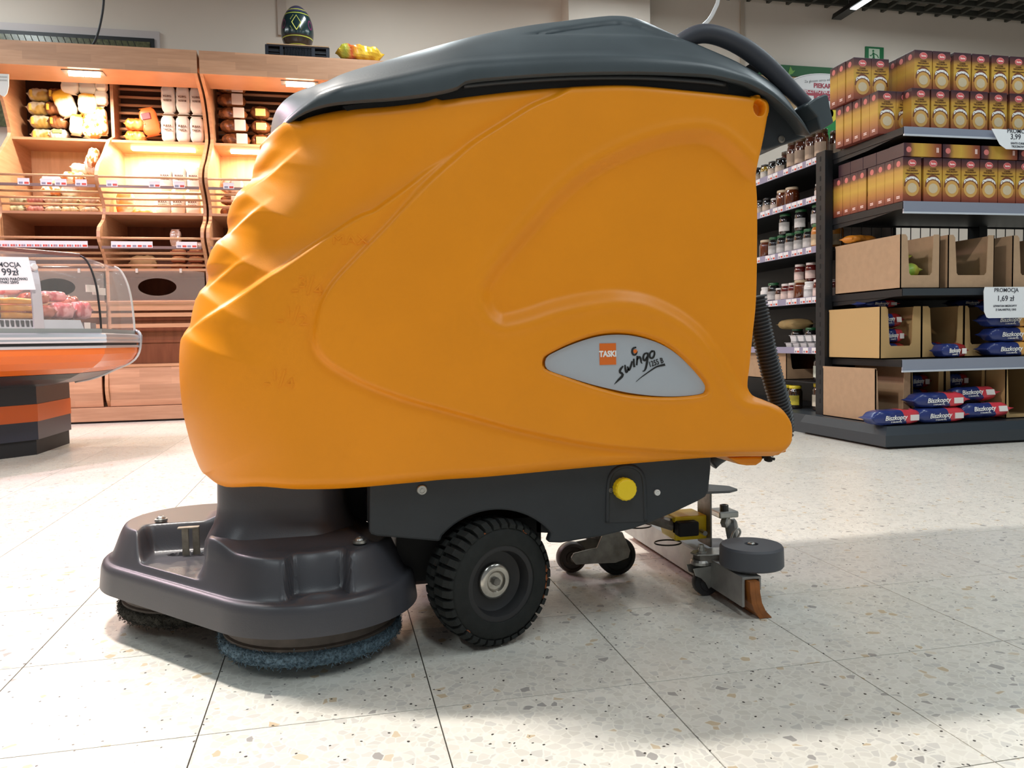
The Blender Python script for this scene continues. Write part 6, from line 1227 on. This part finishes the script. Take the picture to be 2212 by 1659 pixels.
cb_ = fixn(G().rings([[(cx0+.012, 6.022, zc+.001), (cx1-.005, 6.022, zc+.001), (cx1-.005, 6.37, zc+.001), (cx0+.012, 6.37, zc+.001)], [(cx0+.012, 6.022, zc+.007), (cx1-.005, 6.022, zc+.007), (cx1-.005, 6.37, zc+.007), (cx0+.012, 6.37, zc+.007)]]).make('cardboard_sheet', mat('cardboard', rgb(176, 146, 116), .85))); tag(cb_, 'thin cardboard sheet lying on the black crate', 'cardboard')
ec = np.array([onY(642, 60, 6.18)[0], 6.18, zc+.008]); eh = .345; er = .115
def egg_mat():
    m, nt, b, tc, sp = nodemat('egg_paint', .18, .6); N = nt.nodes.new; L = nt.links.new
    def band(lo, hi): a = N('ShaderNodeMath'); a.operation = 'COMPARE'; L(sp.outputs[2], a.inputs[0]); a.inputs[1].default_value = (lo+hi)/2; a.inputs[2].default_value = (hi-lo)/2; return a
    cr = N('ShaderNodeValToRGB'); mr = N('ShaderNodeMapRange'); mr.inputs[1].default_value = 0; mr.inputs[2].default_value = eh; L(sp.outputs[2], mr.inputs[0]); L(mr.outputs[0], cr.inputs[0]); cr.color_ramp.interpolation = 'CONSTANT'; e = cr.color_ramp.elements
    e[0].color = (*rgb(52, 40, 34), 1); e[0].position = 0; e[1].position = .28; e[1].color = (*rgb(26, 44, 46), 1); k = e.new(.76); k.color = (*rgb(62, 58, 78), 1)
    last = cr.outputs[0]
    for lo, hi in ((.028, .034), (.080, .086), (.246, .252), (.278, .284)):
        mx = N('ShaderNodeMix'); mx.data_type = 'RGBA'; L(band(lo, hi).outputs[0], mx.inputs[0]); L(last, mx.inputs[6]); mx.inputs[7].default_value = (*rgb(186, 186, 76), 1); last = mx.outputs[2]
    L(last, b.inputs['Base Color']); return m
prof_ = [(er*math.sin(t)*(1+.10*math.cos(t)), eh*.5*(1-math.cos(t))) for t in np.linspace(.45, PI-.02, 30)]
z0_ = prof_[0][1]; eg = thing('painted_egg', 'large dark painted Easter egg standing on the crate', 'decorative egg', ec.tolist())
def erad(z): zs_ = [p[1]-z0_ for p in prof_]; return float(np.interp(z, zs_, [p[0] for p in prof_]))
G().lathe(ec, (0, 0, 1), [(r, z-z0_) for r, z in prof_], 40).make('shell', egg_mat(), eg, smooth=True)
def onegg(P2_, name, m):
    """flat outline wrapped on the front of the egg: (angle, z)"""
    V_ = [(ec[0]+(erad(z)+.0015)*math.sin(a), ec[1]-(erad(z)+.0015)*math.cos(a), ec[2]+z) for a, z in P2_]; return G().tube(V_+V_[:1], .0032, 5, cap=False).make(name, m, eg)
yl = mat('egg_yellow', rgb(204, 204, 96), .4)
onegg([(0, .20), (.17, .255), (.34, .20), (.17, .145)], 'diamond_line', yl) if False else onegg([(-.02, .118), (.26, .172), (-.02, .226), (-.30, .172)], 'diamond_line', yl)
for sx in (-1, 1):
    for z_, up in ((.118, 1), (.226, -1)):
        for k in range(4): z__ = z_+up*k*.009; a0, a1 = .24+.05*k*1, .62-.02*k; onegg([(sx*(a0), z__), (sx*a1, z__)], 'stripe', yl)
    g = G(); 
    V_ = []
    for t in np.linspace(0, 2*PI, 17)[:-1]: a_ = sx*.95+.20*math.cos(t); z_ = .172+.036*math.sin(t); V_.append((ec[0]+(erad(z_)+.0012)*math.sin(a_), ec[1]-(erad(z_)+.0012)*math.cos(a_), ec[2]+z_))
    mk('purple_spot', V_, [tuple(range(16))], mat('egg_purple', rgb(92, 34, 70), .3), eg); fixn(KIDS[eg][-1])
# snack bag on top of the header
c = onY(772, 160, 5.9); sb = pillow(.17, .06, .055, 300, wr=.08, fin=.12).make('crisp_bag', rampmat('crisp_print', 0, -.17, .17, [(0, rgb(206, 160, 40)), (.3, rgb(150, 150, 50)), (.45, rgb(190, 70, 40)), (.6, rgb(214, 170, 50))], .25, jitter=.1)); sb.location = (c[0]+.03, 6.09, HT+.001); sb.rotation_euler = (0, 0, .2); tag(sb, 'yellow crisp bag lying on the bakery header beside the lid', 'snack bag')
